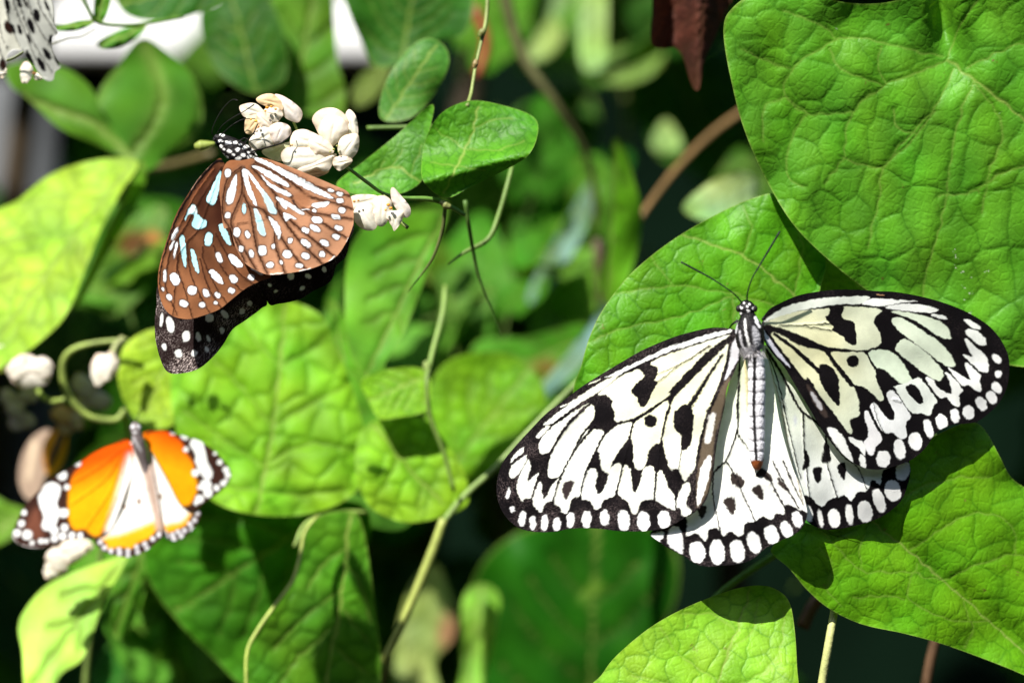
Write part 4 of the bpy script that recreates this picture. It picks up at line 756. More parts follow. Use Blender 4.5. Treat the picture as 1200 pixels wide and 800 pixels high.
_r = random.Random(12)
SPK = [('ell', (0.75, 0.78, 0.65), (x + _r.uniform(-2, 2), y + _r.uniform(-2, 2)), _r.uniform(0.5, 1.4), _r.uniform(0.5, 1.0), _r.uniform(0, 90), 0.4) for x, y in ((1120, 300), (1124, 307), (1128, 318), (1134, 330), (1131, 338), (1136, 343), (1140, 356), (1138, 364), (1143, 360), (1133, 350), (1121, 313), (1158, 318), (1174, 132), (980, 36), (1205, 86), (1118, 296))]
SPK += [('ell', (0.12, 0.10, 0.02), (_r.uniform(880, 1200), _r.uniform(20, 340)), _r.uniform(0.6, 1.6), _r.uniform(0.6, 1.4), 0, 0.6) for _ in range(14)]
SP2 = [('ell', (0.16, 0.12, 0.03), (_r.uniform(700, 1200), _r.uniform(260, 800)), _r.uniform(0.6, 1.8), _r.uniform(0.6, 1.5), 0, 0.7) for _ in range(60)]
G1 = (0.075, 0.235, 0.018); G2 = (0.095, 0.27, 0.022); G3 = (0.17, 0.36, 0.045)
GS = (0.155, 0.27, 0.06)

# --- the vine with large crinkled leaves on the right
vr = thing('heart_leaf_vine', 'vine with large crinkled heart shaped leaves around the black and white butterfly', 'vine', (0.16, 0.10, 0.0))
zl = Zm(840, 0, 3.333)
l1_out = [(848, 30), (850, 60), (858, 100), (868, 140), (884, 182), (906, 226), (932, 266), (968, 302), (1010, 336), (1070, 376), (1130, 410), (1200, 430), (1290, 420), (1360, 340), (1390, 220), (1370, 100), (1310, 10), (1230, -60), (1175, -52), (1140, -30), (1120, -12), (1110, -4), (1098, -8), (1070, -4), (1030, 4), (985, 2), (930, -14), (880, -5), (856, 12)]
l1_v = [[(1110, 70), (1140, 92), (1200, 141), (1300, 240)], zl((900, 235), (760, 292), (650, 340), (530, 440), (500, 560), (490, 625), (420, 720)), zl((885, 225), (700, 182), (560, 152), (460, 158), (300, 265), (268, 370), (350, 442)), zl((930, 270), (880, 370), (780, 530), (650, 660), (632, 800)) + [(1022, 262), (1018, 290)], zl((1005, 310), (950, 450), (910, 650), (890, 800)) + [(1100, 270), (1085, 320), (1080, 360)],
        zl((905, 225), (950, 100), (1020, 0)), zl((980, 270), (1080, 210), (1200, 170)), zl((650, 340), (560, 300), (480, 265), (440, 190)), zl((535, 440), (430, 445), (350, 442), (270, 380)), zl((350, 442), (280, 570), (280, 690), (340, 730)), zl((100, 190), (180, 230), (280, 270)), zl((270, 380), (185, 420), (180, 550)), zl((265, 40), (300, 60), (410, 100), (470, 155)),
        zl((490, 620), (560, 640), (650, 660)), zl((690, 430), (700, 490), (780, 530)), zl((640, 180), (630, 260), (660, 330)), [(1140, 95), (1175, 150), (1160, 200), (1150, 250)], [(1100, 230), (1140, 225), (1170, 205), (1215, 190)], [(1095, 130), (1060, 165), (1035, 198)]]
dL1 = plane(0.010, 1000, 200, 0.0, -0.17, 0.10)
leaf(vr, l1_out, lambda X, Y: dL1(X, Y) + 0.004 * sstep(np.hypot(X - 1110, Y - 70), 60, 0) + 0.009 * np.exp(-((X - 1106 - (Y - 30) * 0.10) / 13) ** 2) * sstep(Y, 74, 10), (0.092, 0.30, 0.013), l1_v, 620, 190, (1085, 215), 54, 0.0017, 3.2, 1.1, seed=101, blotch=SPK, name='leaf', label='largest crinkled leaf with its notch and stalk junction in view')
l2_out = [(672, 470), (682, 425), (692, 392), (708, 360), (740, 320), (784, 284), (832, 255), (880, 233), (912, 227), (940, 245), (968, 300), (962, 335), (955, 362), (950, 420), (900, 500), (800, 530), (710, 510)]
l2_v = [[(990, 400), (930, 345), (870, 300), (800, 275)], [(930, 345), (940, 290), (925, 245)], [(870, 300), (880, 270), (870, 240)], [(950, 370), (860, 345), (790, 335), (720, 345)], [(860, 345), (800, 370), (730, 385), (690, 400)], [(860, 345), (850, 400), (760, 440)], [(790, 335), (770, 310), (765, 300)]]
leaf(vr, l2_out, plane(0.015, 830, 350, 0.14, 0.14), (0.085, 0.29, 0.006), l2_v, 420, 130, (830, 380), 46, 0.0015, 3.0, 1.0, blotch=SP2, seed=111)
leaf(vr, [(960, 260), (1000, 262), (1050, 300), (1080, 360), (1040, 395), (980, 385), (950, 350), (948, 300)], plane(0.027, 1000, 330, 0.0, 0.0), (0.13, 0.28, 0.01), auto_veins((1040, 380), (960, 270), 50), 120, 30, None, 20, 0.0005, seed=115)
l3_out = [(903, 645), (920, 628), (937, 610), (950, 618), (985, 600), (1030, 560), (1080, 520), (1125, 497), (1143, 495), (1156, 506), (1172, 535), (1188, 562), (1230, 590), (1330, 680), (1400, 800), (1340, 840), (1250, 812), (1180, 782), (1110, 756), (1060, 742), (1010, 731), (972, 713), (945, 690), (925, 666)]
l3_v = [[(1000, 590), (1022, 610), (1065, 645), (1105, 680), (1160, 728), (1230, 790)], [(1105, 680), (1060, 670), (1010, 668), (985, 645), (962, 622)], [(1160, 728), (1110, 725), (1070, 705), (1064, 690), (1075, 660)], [(1065, 645), (1120, 610), (1150, 600), (1185, 615), (1190, 650)], [(1105, 680), (1150, 660), (1185, 650), (1240, 660)], [(1022, 610), (1070, 575), (1120, 560), (1160, 560)], [(1010, 668), (1008, 640), (1015, 628)], [(960, 640), (975, 660), (970, 690), (985, 710)], [(1130, 705), (1140, 740), (1130, 758)], [(1000, 700), (1035, 698), (1060, 700)]]
dL3 = plane(0.0055, 1060, 640, 0.42, 0.06, 0.30)
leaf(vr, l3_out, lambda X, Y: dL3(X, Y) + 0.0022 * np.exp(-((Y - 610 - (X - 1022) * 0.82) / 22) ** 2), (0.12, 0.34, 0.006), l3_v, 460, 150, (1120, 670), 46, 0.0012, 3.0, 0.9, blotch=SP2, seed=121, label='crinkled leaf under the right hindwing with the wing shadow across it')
l4_out = [(690, 812), (705, 790), (722, 768), (760, 736), (800, 713), (850, 693), (880, 686), (905, 688), (924, 703), (931, 735), (934, 780), (935, 840), (900, 920), (820, 960), (740, 930), (700, 870)]
l4_v = [[(830, 930), (830, 860), (845, 790), (870, 720), (880, 690)], [(845, 800), (800, 770), (780, 745), (772, 735)], [(855, 760), (880, 740), (890, 700)], [(835, 830), (780, 800), (740, 790)], [(840, 810), (890, 790), (915, 760), (920, 715)], [(862, 740), (835, 720), (800, 718)]]
leaf(vr, l4_out, plane(-0.004, 820, 760, 0.06, 0.30), (0.21, 0.45, 0.02), l4_v, 400, 130, (820, 815), 38, 0.0011, 2.6, 0.9, blotch=SP2, seed=131, label='pale green crinkled leaf low beside the bare stalk')
stem(vr, 'petiole', [(1110, 72), (1120, 85), (1180, -60), (1220, -160)], [0.013, 0.030, 0.035], [3.4, 3.6, 4], (0.20, 0.30, 0.08), M_STEM)
stem(vr, 'petiole', [(980, 700), (976, 725), (970, 760), (962, 810), (955, 880)], [0.003, 0.001, 0.004], [4.5, 5, 5.2], (0.48, 0.50, 0.20), M_STEM)
stem(vr, 'petiole', [(830, 925), (835, 980), (880, 1080)], [0.0, 0.03], [4, 5], GS, M_STEM)
stem(vr, 'petiole', [(985, 395), (1040, 440), (1100, 520), (1130, 620)], [0.016, 0.03, 0.05], [3.5, 4], GS, M_STEM)
stem(vr, 'stem', [(1230, -170), (1190, 100), (1150, 400), (1120, 650), (1085, 800), (1060, 1000)], [0.04, 0.06, 0.07, 0.075], [6, 6, 6.5, 7], (0.10, 0.055, 0.03), M_STEM)
stem(vr, 'tendril', [(800, 740), (850, 690), (905, 652), (960, 620)], [0.05, 0.045, 0.035], [5, 4.6, 4.2], (0.07, 0.17, 0.02), M_STEM)
stem(vr, 'tendril', [(940, 735), (955, 705), (985, 680)], [0.07, 0.07], [9, 8], (0.09, 0.04, 0.02), M_STEM)
a3 = P(1060, 1000, 0.075); drop(vr, 'stem', a3, (0.16, 0.10, 0.0), 0.0016, (0.10, 0.055, 0.03), M_STEM)

# --- the flowering vine
vf = thing('flowering_vine', 'thin stemmed vine with white blossom clusters and small folded leaves beside the brown butterfly', 'vine', (-0.03, 0.46, 0.0))
c1r = [(497, 214), (494, 190), (500, 160), (518, 132), (552, 118), (595, 125), (626, 138), (630, 158), (618, 183), (585, 203), (550, 220), (522, 232)]
leaf(vf, c1r, lambda X, Y: plane(0.020, 560, 180, 0.05, 0.25)(X, Y) - 0.006 * np.exp(-((Y - 205 + (X - 520) * 0.25) / 16) ** 2), (0.075, 0.26, 0.010), [[(520, 226), (550, 165), (560, 125)], [(548, 175), (520, 160), (510, 150)], [(548, 175), (590, 175), (615, 165)], [(535, 195), (505, 190)], [(535, 195), (570, 200)], [(553, 150), (580, 140), (600, 140)]], 220, 60, (550, 180), 22, 0.0010, seed=141)
leaf(vf, [(506, 122), (504, 150), (496, 185), (494, 212), (465, 228), (420, 228), (394, 216), (425, 190), (465, 158)], plane(0.028, 450, 190, -0.1, 0.2), (0.085, 0.27, 0.014), [[(500, 220), (460, 195), (415, 215)], [(460, 195), (470, 175)], [(440, 205), (450, 190)], [(480, 205), (495, 170)]], 180, 40, (465, 198), 24, 0.0007, seed=143)
leaf(vf, [(520, 53), (526, 75), (508, 112), (482, 138), (452, 142), (444, 128), (454, 92), (478, 58), (500, 45)], plane(0.065, 480, 100, 0.0, 0.1), (0.06, 0.20, 0.02), auto_veins((452, 140), (512, 52), 40), 120, 28, None, 20, 0.0005, seed=145)
stem(vf, 'stem', [(395, 188), (412, 200), (432, 215), (448, 226), (470, 232), (500, 233), (520, 238), (545, 252)], [0.004, 0.008, 0.016, 0.020], [1.9, 2.0, 2.2, 2.0, 2.4, 3.0, 3.2, 2.4], (0.12, 0.24, 0.045), M_STEM)
stem(vf, 'stem', [(572, -20), (570, 20), (565, 45), (557, 80), (552, 110), (547, 125)], [0.035, 0.03, 0.022], [2.6, 2.4, 2.2, 2.0, 2.8], (0.20, 0.25, 0.07), M_STEM)
stem(vf, 'tendril', [(522, 240), (518, 270), (508, 300), (495, 320), (478, 342)], [0.022, 0.03], [2.4, 2.0, 1.4, 0.4], (0.11, 0.13, 0.04), M_STEM)
stem(vf, 'tendril', [(545, 235), (552, 280), (560, 320), (575, 360), (588, 395)], [0.035, 0.05], [2.8, 2.0, 0.5], (0.08, 0.16, 0.03), M_STEM)
stem(vf, 'tendril', [(525, 310), (545, 295), (572, 280), (585, 250), (595, 215), (600, 195)], [0.04, 0.05], [1, 3.2, 3.2, 2.6], (0.13, 0.22, 0.04), M_STEM)
stem(vf, 'stem', [(522, 335), (518, 370), (505, 420), (500, 450), (505, 490), (520, 530), (532, 575)], [0.09, 0.075, 0.08], [3.4, 3.6, 3.2, 3, 3, 2.6], (0.19, 0.30, 0.06), M_STEM)
stem(vf, 'tendril', [(430, 150), (470, 149), (510, 148)], [0.05, 0.05], [2.6, 2.4], (0.10, 0.18, 0.03), M_STEM)
up = P(572, -20, 0.035)
V, F = tube([up, up + np.array([0.02, 0.08, 0.12]), up + np.array([0.04, 0.30, 0.16]), up + np.array([0.05, 0.42, -0.1]), (0.02, 0.44, 0.6), (-0.03, 0.46, 0.0)], [0.0005, 0.0007, 0.001, 0.0012, 0.0015, 0.002], 8)
put('stem', V, F, np.tile(np.array((0.16, 0.2, 0.06)), (len(V), 1)), M_STEM, vf)

PW = (0.90, 0.85, 0.74); PK = (0.84, 0.68, 0.60); PYE = (0.78, 0.44, 0.10)
def petal(parent, c, rx, ry, rot, y0, bulge, colr=PW, edge=None, tip=0.25, seed=1, name='petal', tilt=(0, 0), crease=0.0):
    n, m = 48, 14; rx, ry, bulge = rx * 1.10, ry * 1.15, bulge * 0.62
    a = np.arange(n) / n * 2 * np.pi; t = (np.arange(1, m + 1) / m)
    r = random.Random(seed)
    sh = 1 + 0.05 * np.sin(2 * a + r.uniform(0, 6)) + 0.05 * np.sin(3 * a + r.uniform(0, 6)) + 0.03 * np.sin(5 * a + r.uniform(0, 6)) + 0.025 * np.sin(9 * a + r.uniform(0, 6))
    U = np.concatenate([[0], (t[:, None] * (np.cos(a) * sh)[None]).ravel()]); W = np.concatenate([[0], (t[:, None] * (np.sin(a) * sh)[None]).ravel()])
    W = W * (1 - tip * U * 0.6)
    k = math.radians(rot)
    X = c[0] + U * rx * math.cos(k) - W * ry * math.sin(k); Y = c[1] + U * rx * math.sin(k) + W * ry * math.cos(k)
    T2 = U * U + W * W
    y = y0 - bulge * S * (1 - T2) + (tilt[0] * U * rx + tilt[1] * W * ry) * S - crease * S * np.exp(-(W / 0.18) ** 2) * (1 - T2) + S * T2 * (1.0 * np.sin(5 * W + U * 2 + seed) + 0.9 * np.sin(4 * np.arctan2(W, U) + seed) * T2 + 0.6 * np.sin(9 * np.arctan2(W, U) + 2 * seed) * T2) + 0.8 * S * np.exp(-(W / 0.12) ** 2) * (1 - T2) + 0.06 * S * np.sin(13 * W + 3 * U)
    C = np.empty((len(X), 3)); C[:] = colr
    e = np.asarray(edge if edge is not None else PK)
    f = (sstep(T2, 0.45, 1.0) * 0.45)[:, None]; C = C * (1 - f) + e * f
    f = (sstep(T2, 0.84, 0.97) * 0.55)[:, None]; C = C * (1 - f) + e * np.array((0.85, 0.72, 0.55)) * f
    f = (np.clip(np.sin(15 * W + r.uniform(0, 6)), 0, 1) ** 4 * 0.22 * sstep(U, -1, 0.6))[:, None]; C = C * (1 - f) + e * f
    i = np.arange(n); j = (i + 1) % n; ev = np.arange(0, n, 2)
    F = [np.stack([np.zeros(n // 2, int), 1 + ev, 2 + ev, 1 + (ev + 2) % n], -1)] + [np.stack([1 + q * n + i, 1 + (q + 1) * n + i, 1 + (q + 1) * n + j, 1 + q * n + j], -1) for q in range(m - 1)]
    return put(name, P(X, Y, y), np.concatenate(F), np.clip(C, 0, 1), M_PETAL, parent)

def petal_sheet(parent, out, y0, bulge, tint, seed, edge=(0.82, 0.62, 0.46)):
    out = np.asarray(out, float); out = out.mean(0) + (out - out.mean(0)) * 1.10
    X, Y, T, F, o = radial(out, 56, 16, None, 5, 0.8)
    r = random.Random(seed); c = o.mean(0); ax = o[np.argmax(np.hypot(*(o - c).T))] - c; R = np.hypot(*ax) + 1e-6; ax = ax / R
    u = ((X - c[0]) * ax[0] + (Y - c[1]) * ax[1]) / R; w = (-(X - c[0]) * ax[1] + (Y - c[1]) * ax[0]) / R
    an = np.arctan2(w, u); rag = T ** 4
    y = y0 - bulge * S * (1 - T ** 2.4) + S * rag * (1.3 * np.sin(3 * an + r.uniform(0, 6)) + 0.8 * np.sin(7 * an + r.uniform(0, 6))) + 1.1 * S * np.exp(-(w / 0.09) ** 2) * (1 - T) + 0.35 * S * np.sin(9 * w + r.uniform(0, 6)) * T
    C = np.empty((len(X), 3)); C[:] = tint
    e = np.asarray(edge)
    f = (sstep(T, 0.5, 1.0) * 0.42 * (0.6 + 0.4 * np.sin(2 * an + r.uniform(0, 6))))[:, None]; C = C * (1 - f) + e * f
    f = (sstep(T, 0.93, 1.0) * 0.65)[:, None]; C = C * (1 - f) + e * np.array((0.92, 0.80, 0.62)) * f
    f = (np.clip(np.sin(26 * w + 3 * np.sin(2 * u) + r.uniform(0, 6)), 0, 1) ** 6 * 0.16 * T)[:, None]; C = C * (1 - f) + e * f
    f = (np.clip(Wave(9, seed=seed)(X, Y), 0, 1) * 0.25)[:, None]; C = C * (1 - f) + np.array((0.86, 0.74, 0.52)) * f
    return put('petal', P(X, Y, y), F, np.clip(C, 0, 1), M_PETAL, parent)

def traced_blossom(parent, label, c, y0, sheets, anthers=()):
    f = link('flower', None, parent, label=label); f.location = Vector(tuple(float(v) for v in P(c[0], c[1], y0))) - wloc(parent)
    for i, (out, dy, bl, tint) in enumerate(sheets): petal_sheet(f, out, y0 + dy, bl, tint, 11 * i + int(c[0]))
    for i, (x, y, r, colr) in enumerate(anthers): ball(f, 'stamen', (x, y), r, r * 0.8, y0 - 0.0022, r, colr, M_PETAL, 8)
    return f

def blossom(parent, label, c, y0, petals, anthers=()):
    f = link('flower', None, parent, label=label); f.location = Vector(tuple(float(v) for v in P(c[0], c[1], y0))) - wloc(parent)
    for i, q in enumerate(petals):
        x, y, rx, ry, rot, dy, bl = q[:7]; kw = q[7] if len(q) > 7 else {}
        petal(f, (x, y), rx, ry, rot, y0 + dy, bl, seed=int(x * 7 + y), **kw)
    for i, (x, y, r, colr) in enumerate(anthers): ball(f, 'stamen', (x, y), r, r * 0.8, y0 - 0.0028, r, colr, M_PETAL, 8)
    return f
CRE = dict(edge=(0.80, 0.58, 0.34)); YEL = dict(colr=(0.84, 0.70, 0.46), edge=PYE)
k1, k2 = Zm(270, 100, 7.28), Zm(330, 120, 5)
PC = (0.84, 0.76, 0.64); PP = (0.84, 0.76, 0.72); PO = (0.84, 0.60, 0.34); PG = (0.55, 0.57, 0.36)
traced_blossom(vf, 'pink tinged white blossom with orange throat under the raised legs', (315, 140), -0.001, [
 (k1((280, 560), (400, 520), (500, 490), (480, 560), (440, 640), (340, 620)), 0.0035, 2, PG), (k1((385, 95), (440, 95), (520, 140), (590, 200), (606, 250), (580, 302), (540, 305), (470, 270), (420, 200)), 0.0015, 5, PP),
 (k1((230, 118), (280, 85), (350, 78), (400, 110), (442, 170), (420, 215), (360, 185), (300, 172), (250, 152)), 0.0008, 4, PO), (k1((88, 180), (150, 158), (210, 160), (262, 200), (282, 250), (220, 262), (130, 267), (95, 225)), 0.0010, 3, PW),
 (k1((285, 225), (340, 190), (410, 200), (442, 250), (405, 305), (370, 332), (318, 290)), 0.0, 4, PC), (k1((130, 310), (160, 258), (235, 258), (275, 320), (255, 380), (180, 412), (130, 392)), 0.0006, 3, PO),
 (k1((230, 250), (290, 230), (340, 290), (350, 350), (290, 370), (245, 320)), -0.0003, 3, PC), (k1((168, 485), (200, 420), (260, 350), (330, 330), (382, 380), (392, 450), (350, 512), (280, 537), (210, 542)), 0.0, 5, PW),
 (k1((338, 362), (400, 325), (470, 335), (507, 370), (502, 422), (440, 482), (382, 492), (350, 432)), -0.0008, 4, PP)],
 [(313, 126, 2.2, (0.75, 0.34, 0.04)), (318, 125, 1.8, (0.78, 0.42, 0.06)), (323, 128, 1.6, (0.75, 0.36, 0.05)), (300, 142, 1.8, (0.80, 0.50, 0.05)), (294, 140, 1.4, (0.80, 0.5, 0.06)), (311, 130, 1.5, (0.8, 0.45, 0.06)), (303, 149, 1.5, (0.8, 0.42, 0.2))])
traced_blossom(vf, 'full white blossom cluster above the brown hindwing', (380, 165), -0.002, [
 (k2((140, 400), (220, 382), (272, 400), (250, 422), (200, 437), (140, 437)), 0.003, 2, (0.55, 0.33, 0.25)), (k2((375, 82), (395, 48), (425, 70), (442, 120), (442, 192), (400, 197), (382, 150)), 0.0018, 4, PW),
 (k2((188, 105), (205, 70), (250, 44), (310, 43), (362, 75), (387, 130), (382, 182), (350, 217), (330, 227), (270, 242), (228, 190), (203, 140)), 0.0012, 3, PC), (k2((228, 130), (270, 87), (330, 87), (376, 125), (376, 182), (335, 222), (290, 252), (250, 222), (222, 170)), 0.0, 6, PW),
 (k2((58, 215), (80, 175), (130, 163), (182, 180), (232, 210), (262, 262), (200, 272), (120, 277), (68, 262)), 0.0006, 5, PW), (k2((8, 312), (40, 270), (110, 268), (200, 268), (262, 290), (272, 330), (222, 372), (160, 392), (100, 397), (38, 372)), -0.0002, 6, PW),
 (k2((100, 392), (200, 350), (272, 318), (312, 308), (292, 362), (262, 402), (200, 392), (140, 412)), -0.0008, 4, PC), (k2((333, 262), (350, 215), (390, 193), (442, 193), (447, 262), (422, 312), (380, 332), (343, 302)), -0.0008, 6, PW),
 (k2((308, 332), (350, 316), (402, 328), (407, 352), (372, 382), (340, 397), (308, 372)), -0.0012, 4, PC), (k2((160, 230), (220, 200), (280, 240), (300, 290), (250, 310), (190, 290)), -0.0010, 4, PC)],
 [(391, 175, 1.6, (0.42, 0.45, 0.12)), (395, 171, 1.4, (0.45, 0.46, 0.15)), (387, 178, 1.4, (0.45, 0.46, 0.14)), (397, 178, 1.3, (0.5, 0.5, 0.2)), (342, 170, 1.5, (0.80, 0.52, 0.2))])
traced_blossom(vf, 'small pale blossom with orange centre at the hindwing edge', (445, 245), -0.001, [
 (k2((403, 567), (440, 545), (520, 543), (562, 560), (542, 622), (480, 612), (420, 622)), 0.0012, 3, PC), (k2((428, 640), (470, 598), (530, 610), (557, 690), (542, 737), (490, 742), (438, 702)), 0.0003, 6, PW), (k2((545, 568), (600, 553), (642, 590), (632, 660), (602, 712), (570, 717), (543, 682), (540, 620)), 0.0, 4, PW),
 (k2((643, 520), (660, 506), (700, 550), (747, 610), (747, 657), (715, 667), (680, 630), (650, 580)), 0.0004, 3, PP), (k2((606, 652), (660, 638), (712, 640), (702, 692), (662, 747), (648, 722)), -0.0004, 3, PW)],
 [(455, 240, 2.2, (0.78, 0.38, 0.04)), (458, 244, 2.2, (0.80, 0.40, 0.05)), (452, 246, 1.6, (0.8, 0.5, 0.1)), (415, 236, 1.8, (0.75, 0.40, 0.1)), (420, 235, 1.4, (0.7, 0.32, 0.05))])
stem(vf, 'flower_stalk', [(344, 143), (348, 152), (353, 165), (375, 180), (400, 190)], [0.002, 0.003], [1.6, 1.5, 1.4], (0.22, 0.32, 0.07), M_STEM)
stem(vf, 'flower_stalk', [(448, 227), (452, 232), (455, 240), (468, 258), (478, 267)], [0.012, 0.003, 0.002], [1.6, 1.4, 1.6, 2.4], (0.22, 0.30, 0.07), M_STEM)
stem(vf, 'node', [(568, 34), (565, 38), (562, 43)], [0.03, 0.03], [2.6, 4.6, 2.6], (0.24, 0.26, 0.08), M_STEM)
stem(vf, 'node', [(558, 70), (557, 75), (555, 80)], [0.025, 0.025], [2.2, 4.0, 2.2], (0.22, 0.16, 0.06), M_STEM)
stem(vf, 'node', [(516, 236), (522, 240), (528, 243)], [0.016, 0.016], [2.6, 5, 3], (0.20, 0.22, 0.07), M_STEM)
stem(vf, 'node', [(499, 423), (500, 430), (500, 437)], [0.078, 0.078], [3, 5, 3], (0.22, 0.30, 0.08), M_STEM)
stem(vf, 'flower_bud', [(228, 172), (235, 171), (242, 170), (252, 168)], [0.03, 0.03], [3.5, 7, 5.5, 2], (0.26, 0.32, 0.06), M_STEM)

# --- left and centre leaves
vl = thing('broad_leaf_vine', 'vine with big smooth pale leaves between the orange and brown butterflies', 'vine', (-0.12, 0.13, 0.0))
c3 = [(162, 190), (120, 186), (62, 203), (20, 235), (-10, 250), (-60, 300), (-70, 400), (-30, 440), (10, 425), (45, 402), (78, 368), (98, 320), (118, 270), (142, 225)]
leaf(vl, c3, plane(0.114, 60, 300, -0.30, 0.70), (0.34, 0.56, 0.045), auto_veins((155, 192), (-20, 420), 130, 4), 150, 40, None, 45, 0.0010, seed=151, mat=M_SOFT, label='large pale sunlit leaf beside the brown forewing')
leaf(vl, [(164, 188), (150, 220), (125, 270), (104, 318), (85, 362), (100, 345), (130, 290), (160, 240), (172, 205)], plane(0.126, 130, 270, 0.5, 0.2), (0.12, 0.28, 0.02), auto_veins((165, 190), (90, 355), 20, 3), 90, 16, None, 0, seed=152, mat=M_SOFT)
leaf(vl, [(8, 78), (40, 72), (80, 82), (108, 105), (122, 138), (150, 175), (158, 190), (120, 172), (70, 150), (35, 118), (12, 100)], plane(0.145, 80, 120, 0.0, 0.2), (0.075, 0.20, 0.015), [[(25, 113), (70, 130), (112, 146), (155, 186)]], 120, 26, None, 0, seed=153, mat=M_SOFT, vein_px=4, pale=(0.22, 0.32, 0.07))
leaf(vl, [(112, 145), (115, 110), (135, 80), (165, 45), (195, 60), (222, 85), (236, 115), (235, 150), (215, 172), (190, 190), (170, 200), (150, 182)], plane(0.151, 175, 120, 0.1, 0.15), (0.055, 0.17, 0.012), [[(150, 190), (190, 120), (170, 50)], [(232, 100), (236, 130), (222, 165), (195, 188)], [(112, 145), (116, 110), (138, 78)]], 130, 30, None, 0, seed=154, mat=M_SOFT, vein_px=7, pale=(0.17, 0.28, 0.05))
leaf(vl, [(136, -20), (140, 8), (160, 22), (200, 24), (240, 12), (268, -10), (240, -50), (180, -60)], plane(0.120, 200, 0, 0.0, 0.2), (0.035, 0.14, 0.012), auto_veins((270, -20), (140, 5), 50, 4), 110, 26, None, 24, 0.0006, seed=155, mat=M_SOFT)
leaf(vl, [(235, 15), (255, 5), (268, -15), (300, -20), (330, 30), (335, 90), (300, 110), (262, 90), (240, 55)], plane(0.170, 280, 50, 0.0, 0.2), (0.035, 0.13, 0.012), auto_veins((300, 110), (270, -10), 45, 4), 110, 26, None, 24, 0.0006, seed=156, mat=M_SOFT)
leaf(vl, [(285, 70), (300, 20), (340, -20), (385, -20), (392, 30), (396, 75), (405, 110), (395, 140), (350, 130), (310, 110)], plane(0.182, 350, 60, 0.0, 0.2), (0.075, 0.19, 0.015), auto_veins((345, 130), (370, -20), 60, 3), 110, 26, None, 0, seed=157, mat=M_SOFT)
leaf(vl, [(402, -20), (408, 12), (424, 50), (440, 78), (475, 74), (505, 50), (545, 40), (552, -10), (500, -40), (450, -40)], plane(0.145, 480, 20, 0.1, 0.1), (0.035, 0.14, 0.012), auto_veins((470, 72), (490, -40), 60, 5), 110, 26, None, 24, 0.0008, seed=158, mat=M_SOFT)
# lower leaves
c8 = [(205, 500), (200, 440), (212, 395), (240, 372), (290, 356), (335, 352), (375, 368), (392, 400), (408, 440), (424, 492), (432, 540), (415, 578), (370, 600), (310, 604), (255, 590), (222, 555)]
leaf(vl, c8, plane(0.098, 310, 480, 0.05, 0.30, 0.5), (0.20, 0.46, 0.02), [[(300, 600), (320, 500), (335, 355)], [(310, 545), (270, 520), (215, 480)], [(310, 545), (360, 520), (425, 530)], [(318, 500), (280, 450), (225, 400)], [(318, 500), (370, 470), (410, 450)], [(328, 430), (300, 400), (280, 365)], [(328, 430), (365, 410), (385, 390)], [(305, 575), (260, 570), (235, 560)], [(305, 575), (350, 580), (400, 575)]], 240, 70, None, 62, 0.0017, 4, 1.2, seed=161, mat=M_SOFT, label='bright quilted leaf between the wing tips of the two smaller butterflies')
leaf(vl, [(138, 432), (146, 405), (170, 388), (200, 384), (215, 400), (212, 440), (205, 480), (200, 500), (170, 500), (150, 480), (140, 455)], plane(0.103, 175, 440, 0.05, 0.30), (0.33, 0.52, 0.03), auto_veins((205, 400), (165, 495), 40, 4), 110, 30, None, 30, 0.0007, seed=162, mat=M_SOFT)
leaf(vl, [(168, 650), (180, 690), (215, 735), (255, 775), (290, 805), (350, 810), (390, 740), (430, 640), (425, 590), (340, 585), (250, 575), (190, 610)], plane(0.126, 290, 680, 0.05, -0.15), (0.055, 0.22, 0.012), auto_veins((400, 590), (200, 720), 120, 5), 160, 44, None, 55, 0.0012, seed=163, mat=M_SOFT)
c10 = [(400, 598), (375, 604), (358, 622), (352, 650), (342, 680), (322, 708), (300, 740), (288, 770), (290, 830), (330, 880), (400, 880), (440, 830), (446, 770), (438, 700), (428, 630), (418, 602)]
leaf(vl, c10, lambda X, Y: plane(0.083, 370, 700, 0.25, 0.05)(X, Y), (0.085, 0.255, 0.014), [[(410, 600), (400, 700), (370, 860)], [(405, 640), (380, 660), (360, 690)], [(402, 690), (360, 720), (320, 760)], [(398, 730), (350, 770), (310, 830)], [(405, 660), (425, 690), (435, 730)], [(396, 760), (430, 790)], [(400, 710), (430, 750)]], 220, 60, None, 40, 0.0009, 3, 1.0, seed=164, mat=M_SOFT, pale=(0.36, 0.44, 0.10), label='drooping leaf with pale rolled edge below the quilted leaf')
stem(vl, 'leaf_edge', [(372, 604), (357, 624), (352, 650), (343, 680), (323, 708), (302, 738), (289, 768), (290, 830)], [0.075, 0.070, 0.062, 0.057], [2, 2.6, 2.6, 2.6, 2], (0.34, 0.42, 0.08), M_STEM)
leaf(vl, [(150, 648), (128, 655), (90, 668), (55, 685), (30, 712), (21, 735), (26, 765), (30, 815), (50, 825), (72, 790), (95, 774), (108, 745), (122, 705), (142, 668)], plane(0.095, 80, 720, -0.1, 0.55), (0.36, 0.62, 0.09), auto_veins((145, 655), (40, 800), 40, 3), 140, 30, None, 0, seed=165, mat=M_SOFT, label='long pale leaf hanging under the orange butterfly')
leaf(vl, [(170, 640), (150, 655), (138, 690), (130, 730), (138, 748), (155, 735), (168, 700), (176, 660)], plane(0.132, 150, 690, 0.0, 0.0), (0.06, 0.19, 0.012), auto_veins((168, 645), (134, 745), 20, 3), 80, 18, None, 0, seed=166, mat=M_SOFT)
